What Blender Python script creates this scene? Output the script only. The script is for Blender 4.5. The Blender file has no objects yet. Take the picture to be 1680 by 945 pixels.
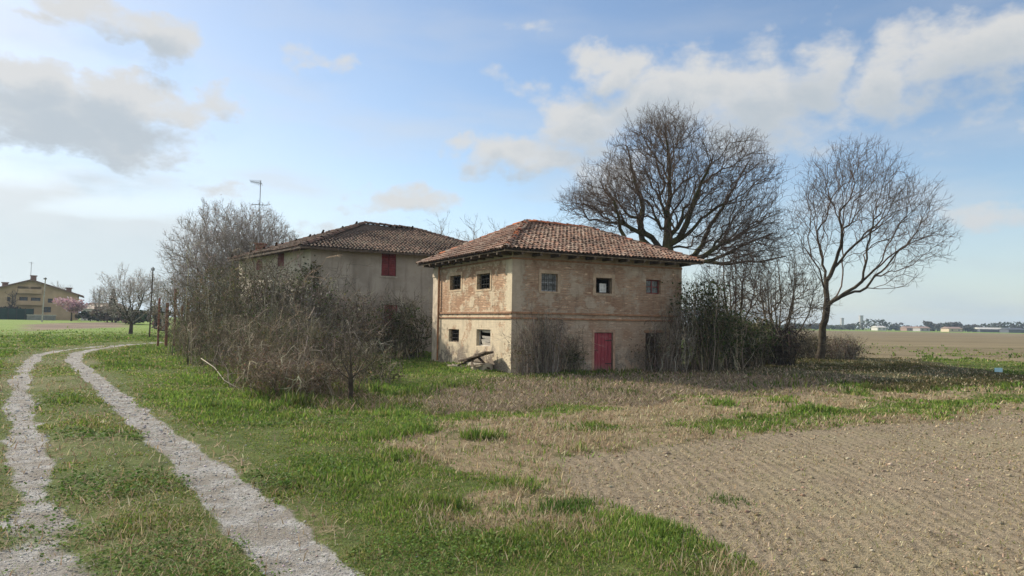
import bpy, math, random
import numpy as np
from mathutils import Vector, Matrix

random.seed(11)
rng = np.random.default_rng(11)
R = math.radians
scene = bpy.context.scene
COL = scene.collection

# ------------------------------------------------------------------ camera calibration
F = 1135.0                      # focal length in pixels of the 1680 px wide photograph
CAM = np.array([0.0, 0.0, 2.1])
PITCH, ROLL = R(2.8), R(0.9)
FW = np.array([0, math.cos(PITCH), math.sin(PITCH)])
U0 = np.array([0, -math.sin(PITCH), math.cos(PITCH)])
R0 = np.array([1.0, 0, 0])
RT = math.cos(ROLL) * R0 + math.sin(ROLL) * U0
UP = -math.sin(ROLL) * R0 + math.cos(ROLL) * U0


def ray(u, v):
    return RT * ((u - 840) / F) + UP * ((472.5 - v) / F) + FW


def at(u, v, Y):
    d = ray(u, v)
    return CAM + d * (Y / d[1])


def gnd(u, v):
    d = ray(u, v)
    return (CAM + d * (-CAM[2] / d[2]))[:2]


# ------------------------------------------------------------------ noise
_T = np.random.default_rng(3).random((256, 256))


def vnoise(x, y, s=1.0, seed=0):
    x = np.asarray(x, float) / s + seed * 17.31
    y = np.asarray(y, float) / s + seed * 7.77
    xi = np.floor(x).astype(int); yi = np.floor(y).astype(int)
    fx = x - xi; fy = y - yi
    fx = fx * fx * (3 - 2 * fx); fy = fy * fy * (3 - 2 * fy)
    a = _T[xi & 255, yi & 255]; b = _T[(xi + 1) & 255, yi & 255]
    c = _T[xi & 255, (yi + 1) & 255]; d = _T[(xi + 1) & 255, (yi + 1) & 255]
    return (a * (1 - fx) + b * fx) * (1 - fy) + (c * (1 - fx) + d * fx) * fy


def fbm(x, y, s=1.0, seed=0, o=3):
    v = 0; w = 0.5; t = 0
    for k in range(o):
        v = v + w * vnoise(x, y, s / 2 ** k, seed + k); t += w; w *= 0.5
    return v / t


def unit(v):
    return v / (np.linalg.norm(v, axis=-1, keepdims=True) + 1e-9)


def sstep(a, b, x):
    t = np.clip((x - a) / (b - a), 0, 1)
    return t * t * (3 - 2 * t)


def poly_w(pts):
    return np.array([gnd(*p) if len(p) == 2 else p[:2] for p in pts])


def seg_dist(x, y, poly, closed):
    d = np.full(np.shape(x), 1e9)
    n = len(poly)
    for i in range(n if closed else n - 1):
        a = poly[i]; b = poly[(i + 1) % n]
        ab = b - a; L = ab @ ab + 1e-9
        t = np.clip(((x - a[0]) * ab[0] + (y - a[1]) * ab[1]) / L, 0, 1)
        d = np.minimum(d, np.hypot(x - a[0] - t * ab[0], y - a[1] - t * ab[1]))
    return d


def inside(x, y, poly):
    c = np.zeros(np.shape(x), bool); n = len(poly)
    for i in range(n):
        x1, y1 = poly[i]; x2, y2 = poly[(i + 1) % n]
        cond = ((y1 > y) != (y2 > y))
        if abs(y2 - y1) < 1e-9:
            continue
        c ^= cond & (x < (x2 - x1) * (y - y1) / (y2 - y1) + x1)
    return c


def sdist(x, y, poly):
    d = seg_dist(x, y, poly, True)
    return np.where(inside(x, y, poly), d, -d)


# ------------------------------------------------------------------ regions of the ground (world metres)
RUT_R = poly_w([(760, 1150), (640, 1020), (545, 945), (445, 862), (372, 800), (296, 740), (230, 684), (178, 640), (142, 610), (120, 590), (128, 578), (160, 571), (200, 566), (262, 561)])
RUT_L = poly_w([(40, 1150), (55, 1020), (62, 945), (62, 860), (52, 780), (42, 720), (33, 660), (35, 620), (45, 597), (62, 582), (100, 574), (160, 567.5), (220, 563.5)])
P_SOIL = poly_w([(905, 742), (1080, 722), (1250, 712), (1480, 698), (1680, 676), (1950, 655), (2600, 660), (2600, 1100), (1500, 1150), (1370, 1010), (1250, 935), (1130, 868), (1010, 832), (930, 800)])
P_STRAW = poly_w([(628, 738), (690, 694), (860, 672), (1060, 652), (1300, 634), (1480, 627), (1600, 624), (1680, 618), (2000, 606), (2600, 640), (2600, 1150), (1420, 1150), (1300, 990), (1200, 925), (1070, 880), (930, 858), (800, 828), (700, 785)])
P_STRIP = poly_w([(960, 702), (1100, 694), (1230, 681), (1400, 670), (1580, 657), (1680, 642), (1900, 632), (1900, 640), (1680, 657), (1480, 680), (1300, 697), (1130, 704)])
P_BROWN = poly_w([(680, 655), (760, 632), (850, 620), (1000, 606), (1240, 604), (1380, 612), (1450, 626), (1400, 640), (1200, 652), (1000, 664), (840, 680), (690, 684)])
P_SHADE = poly_w([(1130, 608), (1190, 590), (1280, 578), (1345, 572), (1480, 585), (1640, 612), (1760, 622), (1700, 632), (1600, 636), (1500, 645), (1420, 640), (1330, 620)])  # dark olive grass with the shade of trees and thicket painted in
P_THICK = poly_w([(285, 575), (330, 598), (395, 645), (440, 672), (560, 684), (660, 676), (625, 650), (600, 625), (570, 600), (560, 575), (480, 560), (330, 560)])
P_FAR = np.array([[24, 49], [60, 36], [700, 60], [900, 380], [25, 380]], float)
P_PLOT = np.array([gnd(40, 540), gnd(190, 537), gnd(215, 543), gnd(40, 547)])


def masks(x, y):
    n1 = fbm(x, y, 2.2, 1, 4) - 0.5
    n2 = fbm(x, y, 0.6, 5, 3) - 0.5
    m = {}
    dist = np.hypot(x, y)
    soft = np.clip(dist * 0.02, 0.15, 3)
    wob = n1 * 1.2 + n2 * 0.5
    dR = seg_dist(x, y, RUT_R, False); dL = seg_dist(x, y, RUT_L, False)
    gr = sstep(0.50, 0.12, dR + n1 * 0.26 + n2 * 0.22)
    gl = 0.92 * sstep(0.50, 0.02, dL + n1 * 0.36 + n2 * 0.4) * np.clip(1.25 - 0.9 * fbm(x, y, 1.1, 23, 2) * sstep(14, 7, dist), 0.25, 1)
    m['gravel'] = np.maximum(gr, gl)
    m['rut'] = np.minimum(dR, dL)
    m['rutR'] = dR
    m['soil'] = sstep(-0.5, 0.5, sdist(x, y, P_SOIL) / soft * 0.3 + wob * 0.8)
    m['straw'] = sstep(-0.9, 0.9, sdist(x, y, P_STRAW) + wob * 2.4)
    m['strip'] = sstep(-0.7, 0.7, sdist(x, y, P_STRIP) + wob * 1.8)
    m['brown'] = sstep(-1.0, 1.0, sdist(x, y, P_BROWN) + wob * 2.4)
    m['thick'] = sstep(-0.5, 0.5, sdist(x, y, P_THICK) + wob * 1.2)
    m['brown'] = np.maximum(m['brown'], m['thick'] * 0.55)
    m['dark'] = sstep(-0.8, 0.8, sdist(x, y, P_SHADE) + wob * 1.5)
    m['far'] = sstep(-1.5, 1.5, sdist(x, y, P_FAR) + wob * 3)
    m['plot'] = sstep(-1.5, 1.5, sdist(x, y, P_PLOT) + wob * 2)
    # the dry middle of the track
    midd = np.where((dR < 2.6) & (dL < 2.6), 1.0, 0.0) * sstep(0.2, 0.8, fbm(x, y, 1.6, 31, 3) + 0.12)
    m['mid'] = midd
    m['soil'] = m['soil'] * (1 - m['strip'])
    m['straw'] = m['straw'] * (1 - m['strip']) * (1 - m['dark'])
    return m


def H(x, y):
    x = np.asarray(x, float); y = np.asarray(y, float)
    d = np.hypot(x, y)
    z = 0.95 * sstep(60, 150, d) * sstep(-8, -30, x)
    z = z + (fbm(x, y, 5, 41, 3) - 0.5) * 0.16 * sstep(0.5, 5, d) * sstep(300, 60, d)
    z = z - 0.05 * sstep(0.7, 0.1, np.minimum(seg_dist(x, y, RUT_R, False), seg_dist(x, y, RUT_L, False)))
    sd = sdist(x, y, P_SOIL)
    z = z - 0.10 * sstep(-0.6, 1.5, sd)
    return z


def h1(x, y):
    return float(H(np.array([x]), np.array([y]))[0])


def on_ground(u, Y):
    """a point of the ground at depth Y in the direction of column u"""
    X = (u - 840) / F * Y
    return np.array([X, Y, h1(X, Y)])


# ------------------------------------------------------------------ object helpers
def tag(o, label=None, cat=None, group=None, kind=None):
    if label: o['label'] = label
    if cat: o['category'] = cat
    if group: o['group'] = group
    if kind: o['kind'] = kind
    return o


def empty(name, loc, rz=0.0, label=None, cat=None, group=None):
    o = bpy.data.objects.new(name, None)
    o.empty_display_size = 0.3
    COL.objects.link(o)
    o.location = Vector([float(c) for c in loc]); o.rotation_euler = (0, 0, rz)
    return tag(o, label, cat, group)


def link(name, me, mat, parent=None):
    o = bpy.data.objects.new(name, me)
    COL.objects.link(o)
    for m in (mat if isinstance(mat, (list, tuple)) else [mat]):
        me.materials.append(m)
    if parent is not None:
        o.parent = parent
    return o


def mesh_np(name, verts, faces, col=None, smooth=False, mat_idx=None):
    """faces: list of int arrays (K,3) or (K,4)"""
    me = bpy.data.meshes.new(name)
    verts = np.ascontiguousarray(verts, np.float32).reshape(-1, 3)
    faces = [np.asarray(f, np.int32) for f in faces if len(f)]
    me.vertices.add(len(verts)); me.vertices.foreach_set('co', verts.ravel())
    loops = np.concatenate([f.ravel() for f in faces])
    sizes = np.concatenate([np.full(len(f), f.shape[1], np.int32) for f in faces])
    starts = np.concatenate([[0], np.cumsum(sizes)[:-1]]).astype(np.int32)
    me.loops.add(len(loops)); me.loops.foreach_set('vertex_index', loops)
    me.polygons.add(len(sizes)); me.polygons.foreach_set('loop_start', starts)
    if smooth:
        me.polygons.foreach_set('use_smooth', np.ones(len(sizes), bool))
    if mat_idx is not None:
        me.polygons.foreach_set('material_index', np.asarray(mat_idx, np.int32))
    if col is not None:
        a = me.attributes.new('col', 'FLOAT_COLOR', 'POINT')
        c = np.ones((len(verts), 4), np.float32); c[:, :3] = col
        a.data.foreach_set('color', c.ravel())
    me.update(calc_edges=True)
    me.validate(clean_customdata=False)
    return me


class MB:
    """collects boxes, prisms and tubes and links them as one mesh object"""
    def __init__(s):
        s.v = []; s.f = []

    def add(s, verts, faces):
        n = len(s.v)
        s.v += [tuple(float(c) for c in p) for p in verts]
        s.f += [tuple(i + n for i in f) for f in faces]
        return s

    def box(s, a, b):
        x0, y0, z0 = a; x1, y1, z1 = b
        return s.add([(x0, y0, z0), (x1, y0, z0), (x1, y1, z0), (x0, y1, z0), (x0, y0, z1), (x1, y0, z1), (x1, y1, z1), (x0, y1, z1)],
                     [(3, 2, 1, 0), (4, 5, 6, 7), (0, 1, 5, 4), (1, 2, 6, 5), (2, 3, 7, 6), (3, 0, 4, 7)])

    def obox(s, c, ax, ay, az):
        """oriented box: centre and three half-axis vectors"""
        c, ax, ay, az = [np.asarray(q, float) for q in (c, ax, ay, az)]
        vs = [c + i * ax + j * ay + k * az for k in (-1, 1) for j in (-1, 1) for i in (-1, 1)]
        return s.add(vs, [(0, 2, 3, 1), (4, 5, 7, 6), (0, 1, 5, 4), (1, 3, 7, 5), (3, 2, 6, 7), (2, 0, 4, 6)])

    def tube(s, pts, r, n=6, cap=True):
        pts = [np.asarray(p, float) for p in pts]
        rr = r if isinstance(r, (list, tuple)) else [r] * len(pts)
        rings = []
        for i, p in enumerate(pts):
            t = pts[min(i + 1, len(pts) - 1)] - pts[max(i - 1, 0)]
            t /= np.linalg.norm(t) + 1e-9
            ref = np.array([0, 0, 1.0]) if abs(t[2]) < 0.9 else np.array([1.0, 0, 0])
            a = np.cross(t, ref); a /= np.linalg.norm(a); b = np.cross(t, a)
            rings.append([p + rr[i] * (math.cos(2 * math.pi * k / n) * a + math.sin(2 * math.pi * k / n) * b) for k in range(n)])
        vs = [q for ring in rings for q in ring]; fs = []
        for i in range(len(pts) - 1):
            for k in range(n):
                fs.append((i * n + k, i * n + (k + 1) % n, (i + 1) * n + (k + 1) % n, (i + 1) * n + k))
        if cap:
            fs.append(tuple(range(n))[::-1]); fs.append(tuple((len(pts) - 1) * n + k for k in range(n)))
        return s.add(vs, fs)

    def build(s, name, mat, parent=None, smooth=False, bevel=0):
        me = bpy.data.meshes.new(name)
        me.from_pydata(s.v, [], s.f); me.update()
        if smooth:
            for p in me.polygons: p.use_smooth = True
        o = link(name, me, mat, parent)
        if bevel:
            b = o.modifiers.new('edge', 'BEVEL'); b.width = bevel; b.segments = 1
        return o


# ------------------------------------------------------------------ materials
class Mat:
    def __init__(s, name, rough=0.9, spec=0.2):
        s.m = bpy.data.materials.new(name); s.m.use_nodes = True
        s.nt = s.m.node_tree; s.n = s.nt.nodes; s.l = s.nt.links
        s.b = s.n['Principled BSDF']
        s.b.inputs['Roughness'].default_value = rough
        s.b.inputs['Specular IOR Level'].default_value = spec
        s._tc = None

    def new(s, t, **kw):
        n = s.n.new(t)
        for k, v in kw.items(): setattr(n, k, v)
        return n

    def put(s, sock, v):
        if isinstance(v, bpy.types.NodeSocket): s.l.new(v, sock)
        elif isinstance(v, (tuple, list)) and len(v) == 3 and sock.type == 'RGBA': sock.default_value = (*v, 1)
        else: sock.default_value = v

    def obj(s):
        if s._tc is None: s._tc = s.new('ShaderNodeTexCoord')
        return s._tc.outputs['Object']

    def xyz(s, v=None):
        n = s.new('ShaderNodeSeparateXYZ'); s.put(n.inputs[0], v or s.obj()); return n.outputs

    def comb(s, x, y, z):
        n = s.new('ShaderNodeCombineXYZ')
        for i, q in enumerate((x, y, z)): s.put(n.inputs[i], q)
        return n.outputs[0]

    def noise(s, scale, detail=4, vec=None, rough=0.6, dist=0.0):
        n = s.new('ShaderNodeTexNoise')
        n.inputs['Scale'].default_value = scale; n.inputs['Detail'].default_value = detail
        n.inputs['Roughness'].default_value = rough; n.inputs['Distortion'].default_value = dist
        s.put(n.inputs['Vector'], vec or s.obj()); return n.outputs['Fac']

    def voro(s, scale, vec=None, out='Distance'):
        n = s.new('ShaderNodeTexVoronoi'); n.inputs['Scale'].default_value = scale
        s.put(n.inputs['Vector'], vec or s.obj()); return n.outputs[out]

    def math(s, op, a, b=0.0, c=0.0):
        n = s.new('ShaderNodeMath', operation=op)
        s.put(n.inputs[0], a); s.put(n.inputs[1], b); s.put(n.inputs[2], c); return n.outputs[0]

    def rng(s, v, a, b, c=0.0, d=1.0, smooth=True):
        n = s.new('ShaderNodeMapRange'); n.interpolation_type = 'SMOOTHSTEP' if smooth else 'LINEAR'
        for i, q in enumerate((v, a, b, c, d)): s.put(n.inputs[i], q)
        return n.outputs[0]

    def mix(s, f, a, b, mode='MIX'):
        n = s.new('ShaderNodeMix', data_type='RGBA', blend_type=mode)
        s.put(n.inputs[0], f); s.put(n.inputs[6], a); s.put(n.inputs[7], b); return n.outputs[2]

    def attr(s, name, out='Color'):
        n = s.new('ShaderNodeAttribute'); n.attribute_name = name; return n.outputs[out]

    def bump(s, h, strength=0.5, dist=0.02):
        n = s.new('ShaderNodeBump'); n.inputs['Strength'].default_value = strength; n.inputs['Distance'].default_value = dist
        s.put(n.inputs['Height'], h); s.l.new(n.outputs[0], s.b.inputs['Normal'])

    def col(s, v):
        s.put(s.b.inputs['Base Color'], v); return s.m

    def translucent(s, col, f=0.35):
        t = s.new('ShaderNodeBsdfTranslucent'); s.put(t.inputs['Color'], col)
        mx = s.new('ShaderNodeMixShader'); mx.inputs[0].default_value = f
        s.l.new(s.b.outputs[0], mx.inputs[1]); s.l.new(t.outputs[0], mx.inputs[2])
        s.l.new(mx.outputs[0], s.n['Material Output'].inputs['Surface'])
        return s.m


def plain(name, c, rough=0.85, var=0.25, scale=6.0, spec=0.2, metal=0.0, bump=0.0):
    m = Mat(name, rough, spec)
    f = m.noise(scale, 5)
    m.b.inputs['Metallic'].default_value = metal
    lo = tuple(q * (1 - var) for q in c); hi = tuple(min(1, q * (1 + var)) for q in c)
    if bump: m.bump(m.noise(scale * 6, 4), bump, 0.02)
    return m.col(m.mix(m.rng(f, 0.3, 0.7), lo, hi))


def attr_mat(name, f=0.0, rough=0.9, spec=0.15):
    m = Mat(name, rough, spec); c = m.attr('col')
    m.col(c)
    if f: m.translucent(c, f)
    return m.m


M_BLADE = attr_mat('blade', 0.35, 0.75)
M_STRAW = attr_mat('straw_blade', 0.25)
M_CLOD = attr_mat('clod', 0, 0.95, 0.1)
M_LEAF = attr_mat('leaf_bits', 0.3, 0.7)
M_TILE = attr_mat('roof_tile', 0, 0.9, 0.1)


def bark(name, a, b, scale=3):
    m = Mat(name, 0.95, 0.1)
    f = m.noise(scale, 5); g = m.noise(scale * 9, 3)
    m.bump(g, 0.4, 0.02)
    return m.col(m.mix(m.rng(f, 0.35, 0.65), a, b))


B_DARK = bark('bark_dark', (0.045, 0.036, 0.028), (0.085, 0.072, 0.05))
B_MOSS = bark('bark_mossy', (0.05, 0.042, 0.03), (0.085, 0.085, 0.035), 1.2)
B_TWIG = bark('bark_twig', (0.10, 0.072, 0.056), (0.155, 0.115, 0.09))
B_PALE = bark('bark_pale', (0.24, 0.205, 0.18), (0.36, 0.32, 0.285))
B_BRAM = bark('bark_bramble', (0.07, 0.055, 0.042), (0.15, 0.12, 0.09), 1.5)
B_CANE = bark('bark_cane', (0.13, 0.10, 0.072), (0.27, 0.225, 0.17), 1.5)
B_RED = bark('bark_reddish', (0.11, 0.065, 0.045), (0.21, 0.14, 0.10), 1.5)

# ground ------------------------------------------------------------
def ground_material():
    m = Mat('ground_surface', 0.95, 0.1)
    A = m.attr('m1'); B = m.attr('m2'); Cc = m.attr('m3')
    sa = m.new('ShaderNodeSeparateColor'); m.l.new(A, sa.inputs[0])
    sb = m.new('ShaderNodeSeparateColor'); m.l.new(B, sb.inputs[0])
    sc = m.new('ShaderNodeSeparateColor'); m.l.new(Cc, sc.inputs[0])
    big = m.noise(0.35, 4); mid = m.noise(2.3, 5); fine = m.noise(14, 5); vf = m.noise(55, 3)
    jag = m.math('SUBTRACT', m.noise(7, 6, rough=0.7), 0.5)

    def w(s, k=0.7):
        return m.rng(m.math('ADD', s, m.math('MULTIPLY', jag, k)), 0.38, 0.62)
    grass = m.mix(m.rng(mid, 0.35, 0.65), (0.070, 0.098, 0.024), (0.115, 0.145, 0.042))
    grass = m.mix(m.rng(fine, 0.5, 0.75), grass, (0.10, 0.085, 0.045))
    fargr = m.mix(m.rng(big, 0.35, 0.65), (0.15, 0.235, 0.04), (0.185, 0.25, 0.055))
    grass = m.mix(sc.outputs[1], grass, fargr)
    col = grass
    dry = m.mix(m.rng(fine, 0.3, 0.7), (0.19, 0.145, 0.09), (0.34, 0.275, 0.175))
    dry = m.mix(m.rng(mid, 0.45, 0.7), dry, (0.12, 0.12, 0.05))
    col = m.mix(w(sa.outputs[2]), col, dry)
    brown = m.mix(m.rng(fine, 0.35, 0.65), (0.12, 0.095, 0.065), (0.22, 0.175, 0.12))
    col = m.mix(w(sb.outputs[0]), col, brown)
    dk = m.mix(m.rng(mid, 0.35, 0.65), (0.05, 0.062, 0.028), (0.095, 0.09, 0.05))  # dark olive tone: painted tree shade, and the ditch line
    col = m.mix(w(sb.outputs[1]), col, dk)
    soil = m.mix(m.rng(fine, 0.3, 0.7), (0.21, 0.168, 0.115), (0.30, 0.245, 0.17))
    soil = m.mix(m.rng(vf, 0.45, 0.7), soil, (0.36, 0.305, 0.215))
    soil = m.mix(m.rng(mid, 0.52, 0.75), soil, (0.165, 0.132, 0.092))
    soil = m.mix(m.math('MULTIPLY', m.rng(big, 0.48, 0.66), 0.55), soil, (0.28, 0.245, 0.15))
    col = m.mix(w(sa.outputs[1]), col, soil)
    # far field: long streaks across the view
    x = m.xyz()
    stre = m.noise(1.0, 5, m.comb(m.math('MULTIPLY', x[0], 0.012), m.math('MULTIPLY', x[1], 0.16), 0.0))
    fs = m.mix(m.rng(stre, 0.35, 0.65), (0.15, 0.122, 0.07), (0.23, 0.188, 0.115))
    col = m.mix(sb.outputs[2], col, fs)
    plot = m.mix(m.rng(stre, 0.35, 0.65), (0.16, 0.12, 0.09), (0.22, 0.17, 0.12))
    col = m.mix(sc.outputs[0], col, plot)
    stone = m.voro(38, out='Color')
    ss = m.new('ShaderNodeSeparateColor'); m.l.new(stone, ss.inputs[0])
    gravel = m.mix(ss.outputs[0], (0.27, 0.265, 0.25), (0.44, 0.435, 0.415))
    gravel = m.mix(m.rng(mid, 0.4, 0.62), (0.24, 0.22, 0.19), gravel)
    col = m.mix(w(sa.outputs[0], 0.55), col, gravel)
    # furrows of the drill, bent round the corner of the field
    bend = m.math('ADD', x[0], m.math('MULTIPLY', m.math('POWER', m.math('MULTIPLY', m.math('SUBTRACT', x[1], 10.0), 0.16), 2.0), 1.0))
    wv = m.math('SINE', m.math('MULTIPLY', m.math('ADD', bend, m.math('MULTIPLY', m.noise(0.7, 3), 0.35)), 34.0))
    furrow = m.math('MULTIPLY', m.math('MULTIPLY', wv, 0.15), sa.outputs[1])
    h = m.math('ADD', m.math('ADD', fine, m.math('MULTIPLY', vf, 0.5)), furrow)
    m.bump(h, 1.0, 0.05)
    return m.col(col)


M_GROUND = ground_material()


def build_ground():
    ang = np.concatenate([np.arange(-180, -54, 6.0), np.arange(-54, 54.01, 0.2), np.arange(60, 180, 6.0)])
    a = np.radians(ang); nA = len(a)
    r = np.geomspace(0.4, 2400, 430); nR = len(r)
    X = (r[:, None] * np.sin(a)[None, :]).ravel(); Y = (r[:, None] * np.cos(a)[None, :]).ravel()
    m = masks(X, Y); Z = H(X, Y)
    V = np.stack([X, Y, Z], 1)
    i = np.arange(nR - 1)[:, None]; j = np.arange(nA)[None, :]; j2 = (j + 1) % nA
    q = np.stack([i * nA + j, i * nA + j2, (i + 1) * nA + j2, (i + 1) * nA + j], -1).reshape(-1, 4)[:, ::-1]
    fc = lambda k: m[k][q].mean(1)
    gk = fc('gravel') > 0.45
    sk = (np.maximum(fc('soil'), fc('far')) > 0.5) & ~gk
    dist = np.hypot(X, Y)
    fg = sstep(50, 100, dist)
    c1 = np.stack([m['gravel'], m['soil'], m['straw']], 1)
    c2 = np.stack([m['brown'], m['dark'], m['far']], 1)
    ditch = np.exp(-((Y - 76 - 0.02 * X) / 0.5) ** 2) * (X > 24)
    c2[:, 1] = np.maximum(c2[:, 1], 0)
    c2[:, 2] = c2[:, 2] * (1 - ditch)
    c2[:, 1] = np.maximum(c2[:, 1], ditch)
    c3 = np.stack([m['plot'], fg * (1 - m['far']), m['mid']], 1)
    c1[:, 2] = np.maximum(c1[:, 2], m['mid'] * 0.46)
    for name, sel in (('ground', ~gk & ~sk), ('dirt_track', gk), ('field', sk)):
        qq = q[sel]; used, inv = np.unique(qq.ravel(), return_inverse=True)
        fl = [inv.reshape(-1, 4)]
        me = mesh_np(name, V[used], fl, smooth=True)
        for nm, c in (('m1', c1), ('m2', c2), ('m3', c3)):
            at_ = me.attributes.new(nm, 'FLOAT_COLOR', 'POINT')
            cc = np.ones((len(used), 4), np.float32); cc[:, :3] = c[used]
            at_.data.foreach_set('color', cc.ravel())
        tag(link(name, me, M_GROUND), kind='structure')


build_ground()

# ------------------------------------------------------------------ blades, clods and stones
def fan_points(n, d0, d1, half=46, power=0.0):
    d = np.exp(rng.uniform(math.log(d0), math.log(d1), n)) if power == 0 else (rng.uniform(d0 ** power, d1 ** power, n)) ** (1 / power)
    a = np.radians(rng.uniform(-half, half, n))
    return d * np.sin(a), d * np.cos(a), d


def blades(name, x, y, length, width, col, mat, lean=0.5, label=None, curl=0.4, flat=0.0):
    n = len(x)
    z = H(x, y)
    az = rng.uniform(0, 2 * math.pi, n)
    ln = np.abs(rng.normal(0, lean, n)) + flat
    dx, dy = np.cos(az), np.sin(az)
    px, py = -np.sin(az + rng.normal(0, .6, n)), np.cos(az + rng.normal(0, .6, n))
    b = np.stack([x, y, z - 0.01], 1)
    d1 = np.stack([dx * np.sin(ln), dy * np.sin(ln), np.cos(ln)], 1)
    l2 = ln + curl * rng.random(n)
    d2 = np.stack([dx * np.sin(l2), dy * np.sin(l2), np.cos(l2)], 1)
    p = np.stack([px, py, np.zeros(n)], 1) * (width[:, None] * 0.5)
    mid = b + d1 * (length * 0.55)[:, None]
    tip = mid + d2 * (length * 0.45)[:, None]
    V = np.stack([b - p, b + p, mid - p * .8, mid + p * .8, tip], 1).reshape(-1, 3)
    i = np.arange(n)[:, None] * 5
    me = mesh_np(name, V, [i + np.array([[0, 1, 3, 2]]), i + np.array([[2, 3, 4]])], col=np.repeat(col, 5, 0))
    o = link(name, me, mat)
    tag(o, label, None, None, 'stuff')
    return o


def pal(n, cols, var=0.2):
    c = np.array(cols)[rng.integers(0, len(cols), n)]
    return np.clip(c * (1 + rng.normal(0, var, (n, 1))) * (1 + rng.normal(0, 0.06, (n, 3))), 0.004, 0.9)


def build_grass():
    x, y, d = fan_points(1250000, 3.2, 105)
    m = masks(x, y)
    cl = fbm(x, y, 0.9, 61, 3); cl2 = fbm(x, y, 0.25, 71, 2); big = fbm(x, y, 3.2, 81, 3)
    bare = np.maximum.reduce([m['gravel'] * 1.15, m['soil'] * 1.2, m['straw'] * 0.97, m['brown'] * 0.97, m['far'], m['plot']])
    tuft = sstep(0.66, 0.74, cl) * np.clip(1 - m['soil'] * 1.3, 0, 1) * np.clip(1 - m['gravel'], 0, 1)
    soil_tuft = sstep(0.80, 0.86, fbm(x, y, 0.7, 91, 2)) * m['soil'] * 0.0
    p = np.clip(1.0 - bare, 0, 1) * (0.35 + 1.1 * sstep(0.25, 0.6, cl2))
    p = np.maximum(p, tuft * 0.8 * (1 - m['gravel']) * (1 - m['brown'] * .8))
    p = np.maximum(p, soil_tuft)
    p *= 1 - 0.35 * m['mid']
    p *= sstep(105, 55, d)
    k = rng.random(len(x)) < p
    x, y, d, cl, big = x[k], y[k], d[k], cl[k], big[k]
    m = {q: v[k] for q, v in m.items()}
    n = len(x)
    lush = sstep(0.35, 0.68, big)
    near_track = np.where(m['rut'] < 1.3, 1.0, 0.0)
    L = (0.03 + 0.06 * lush + 0.11 * sstep(0.48, 0.75, cl) * (0.3 + 0.7 * lush)) * rng.uniform(0.5, 1.3, n)
    L *= 1 - 0.45 * near_track * sstep(1.3, 0.5, m['rut'])
    L *= np.where(m['mid'] > 0.4, 0.65, 1.0)
    tall = (m['brown'] + m['dark']) > 0.4
    L *= np.where(tall & (m['dark'] < .5), 1.3, 1.0) * np.where(d > 18, 1.25, 1.0)
    W = np.clip(0.0016 * d, 0.006, 0.11) * rng.uniform(0.7, 1.4, n)
    green = pal(n, [(0.135, 0.215, 0.034), (0.16, 0.24, 0.042), (0.10, 0.175, 0.03), (0.205, 0.265, 0.06), (0.085, 0.145, 0.03)], 0.18)
    olive = pal(n, [(0.25, 0.24, 0.085), (0.20, 0.20, 0.065), (0.34, 0.285, 0.15), (0.18, 0.185, 0.06)], 0.2)
    f = np.clip(0.85 * (1 - lush) * 0.55 + 0.6 * m['mid'] + 0.3 * near_track * (m['rut'] < 0.9), 0, 0.9)
    f = f * 0.55 + 0.08
    pick = (rng.random(n) < f)[:, None]
    c = np.where(pick, olive, green)
    c *= (0.80 + 0.62 * fbm(x, y, 0.8, 121, 3))[:, None]
    c *= (0.8 + 0.4 * fbm(x, y, 3.5, 127, 2))[:, None]
    c = np.where((tall & (m['dark'] < .5))[:, None], c * np.array([0.75, 0.68, 0.8]), c)
    c = np.where((m['dark'] > 0.5)[:, None], olive * np.array([0.42, 0.42, 0.42]), c)  # blades darkened too, tree shade put into their colour
    L *= np.where(m['dark'] > .5, .6, 1)
    L *= np.where(m['thick'] > .5, 1.7, 1)
    blades('grass', x, y, L, W, c, M_BLADE, 0.62, 'green spring grass with paler tufts along the track and the verge')
    # broad leaved weeds in patches beside the track
    # dry straw ------------------------------------------------------
    x, y, d = fan_points(420000, 3.6, 60)
    m = masks(x, y)
    cl = fbm(x, y, 0.8, 131, 3)
    p = np.clip(m['straw'] * (1 - m['soil'] * 0.80), 0, 1) * (0.25 + 1.0 * sstep(0.35, 0.65, cl))
    p = np.maximum(p, m['brown'] * 0.95)
    p = np.maximum(p, m['mid'] * 0.2)
    p = np.maximum(p, m['dark'] * 0.3)
    p = np.maximum(p, (0.03 + 0.13 * sstep(0.55, 0.7, fbm(x, y, 1.7, 137, 3))) * (1 - m['gravel']) * (1 - m['soil']))
    p *= 1 - m['gravel'] * 0.9
    k = rng.random(len(x)) < p
    x, y, d, cl = x[k], y[k], d[k], cl[k]
    m = {q: v[k] for q, v in m.items()}
    n = len(x)
    br = m['brown'] > 0.45
    fl_ = np.where(br, 0.55, 0.25)
    L = np.where(br, 0.15 + .18 * m['thick'], 0.11) * rng.uniform(0.4, 1.5, n) * np.where(m['soil'] > 0.5, 0.5, 1)
    W = np.clip(0.0012 * d, 0.004, 0.04) * rng.uniform(0.6, 1.3, n)
    c = pal(n, [(0.44, 0.36, 0.22), (0.36, 0.28, 0.17), (0.52, 0.44, 0.29), (0.27, 0.20, 0.12)], 0.18)
    cb = pal(n, [(0.25, 0.195, 0.135), (0.33, 0.26, 0.175), (0.19, 0.145, 0.10), (0.43, 0.35, 0.24), (0.15, 0.15, 0.06)], 0.18)
    c = np.where(br[:, None], cb, c)
    blades('dry_grass', x, y, L, W, c, M_STRAW, 0.75, 'dead straw coloured grass lying in front of the buildings and round the field', flat=fl_)


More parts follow.
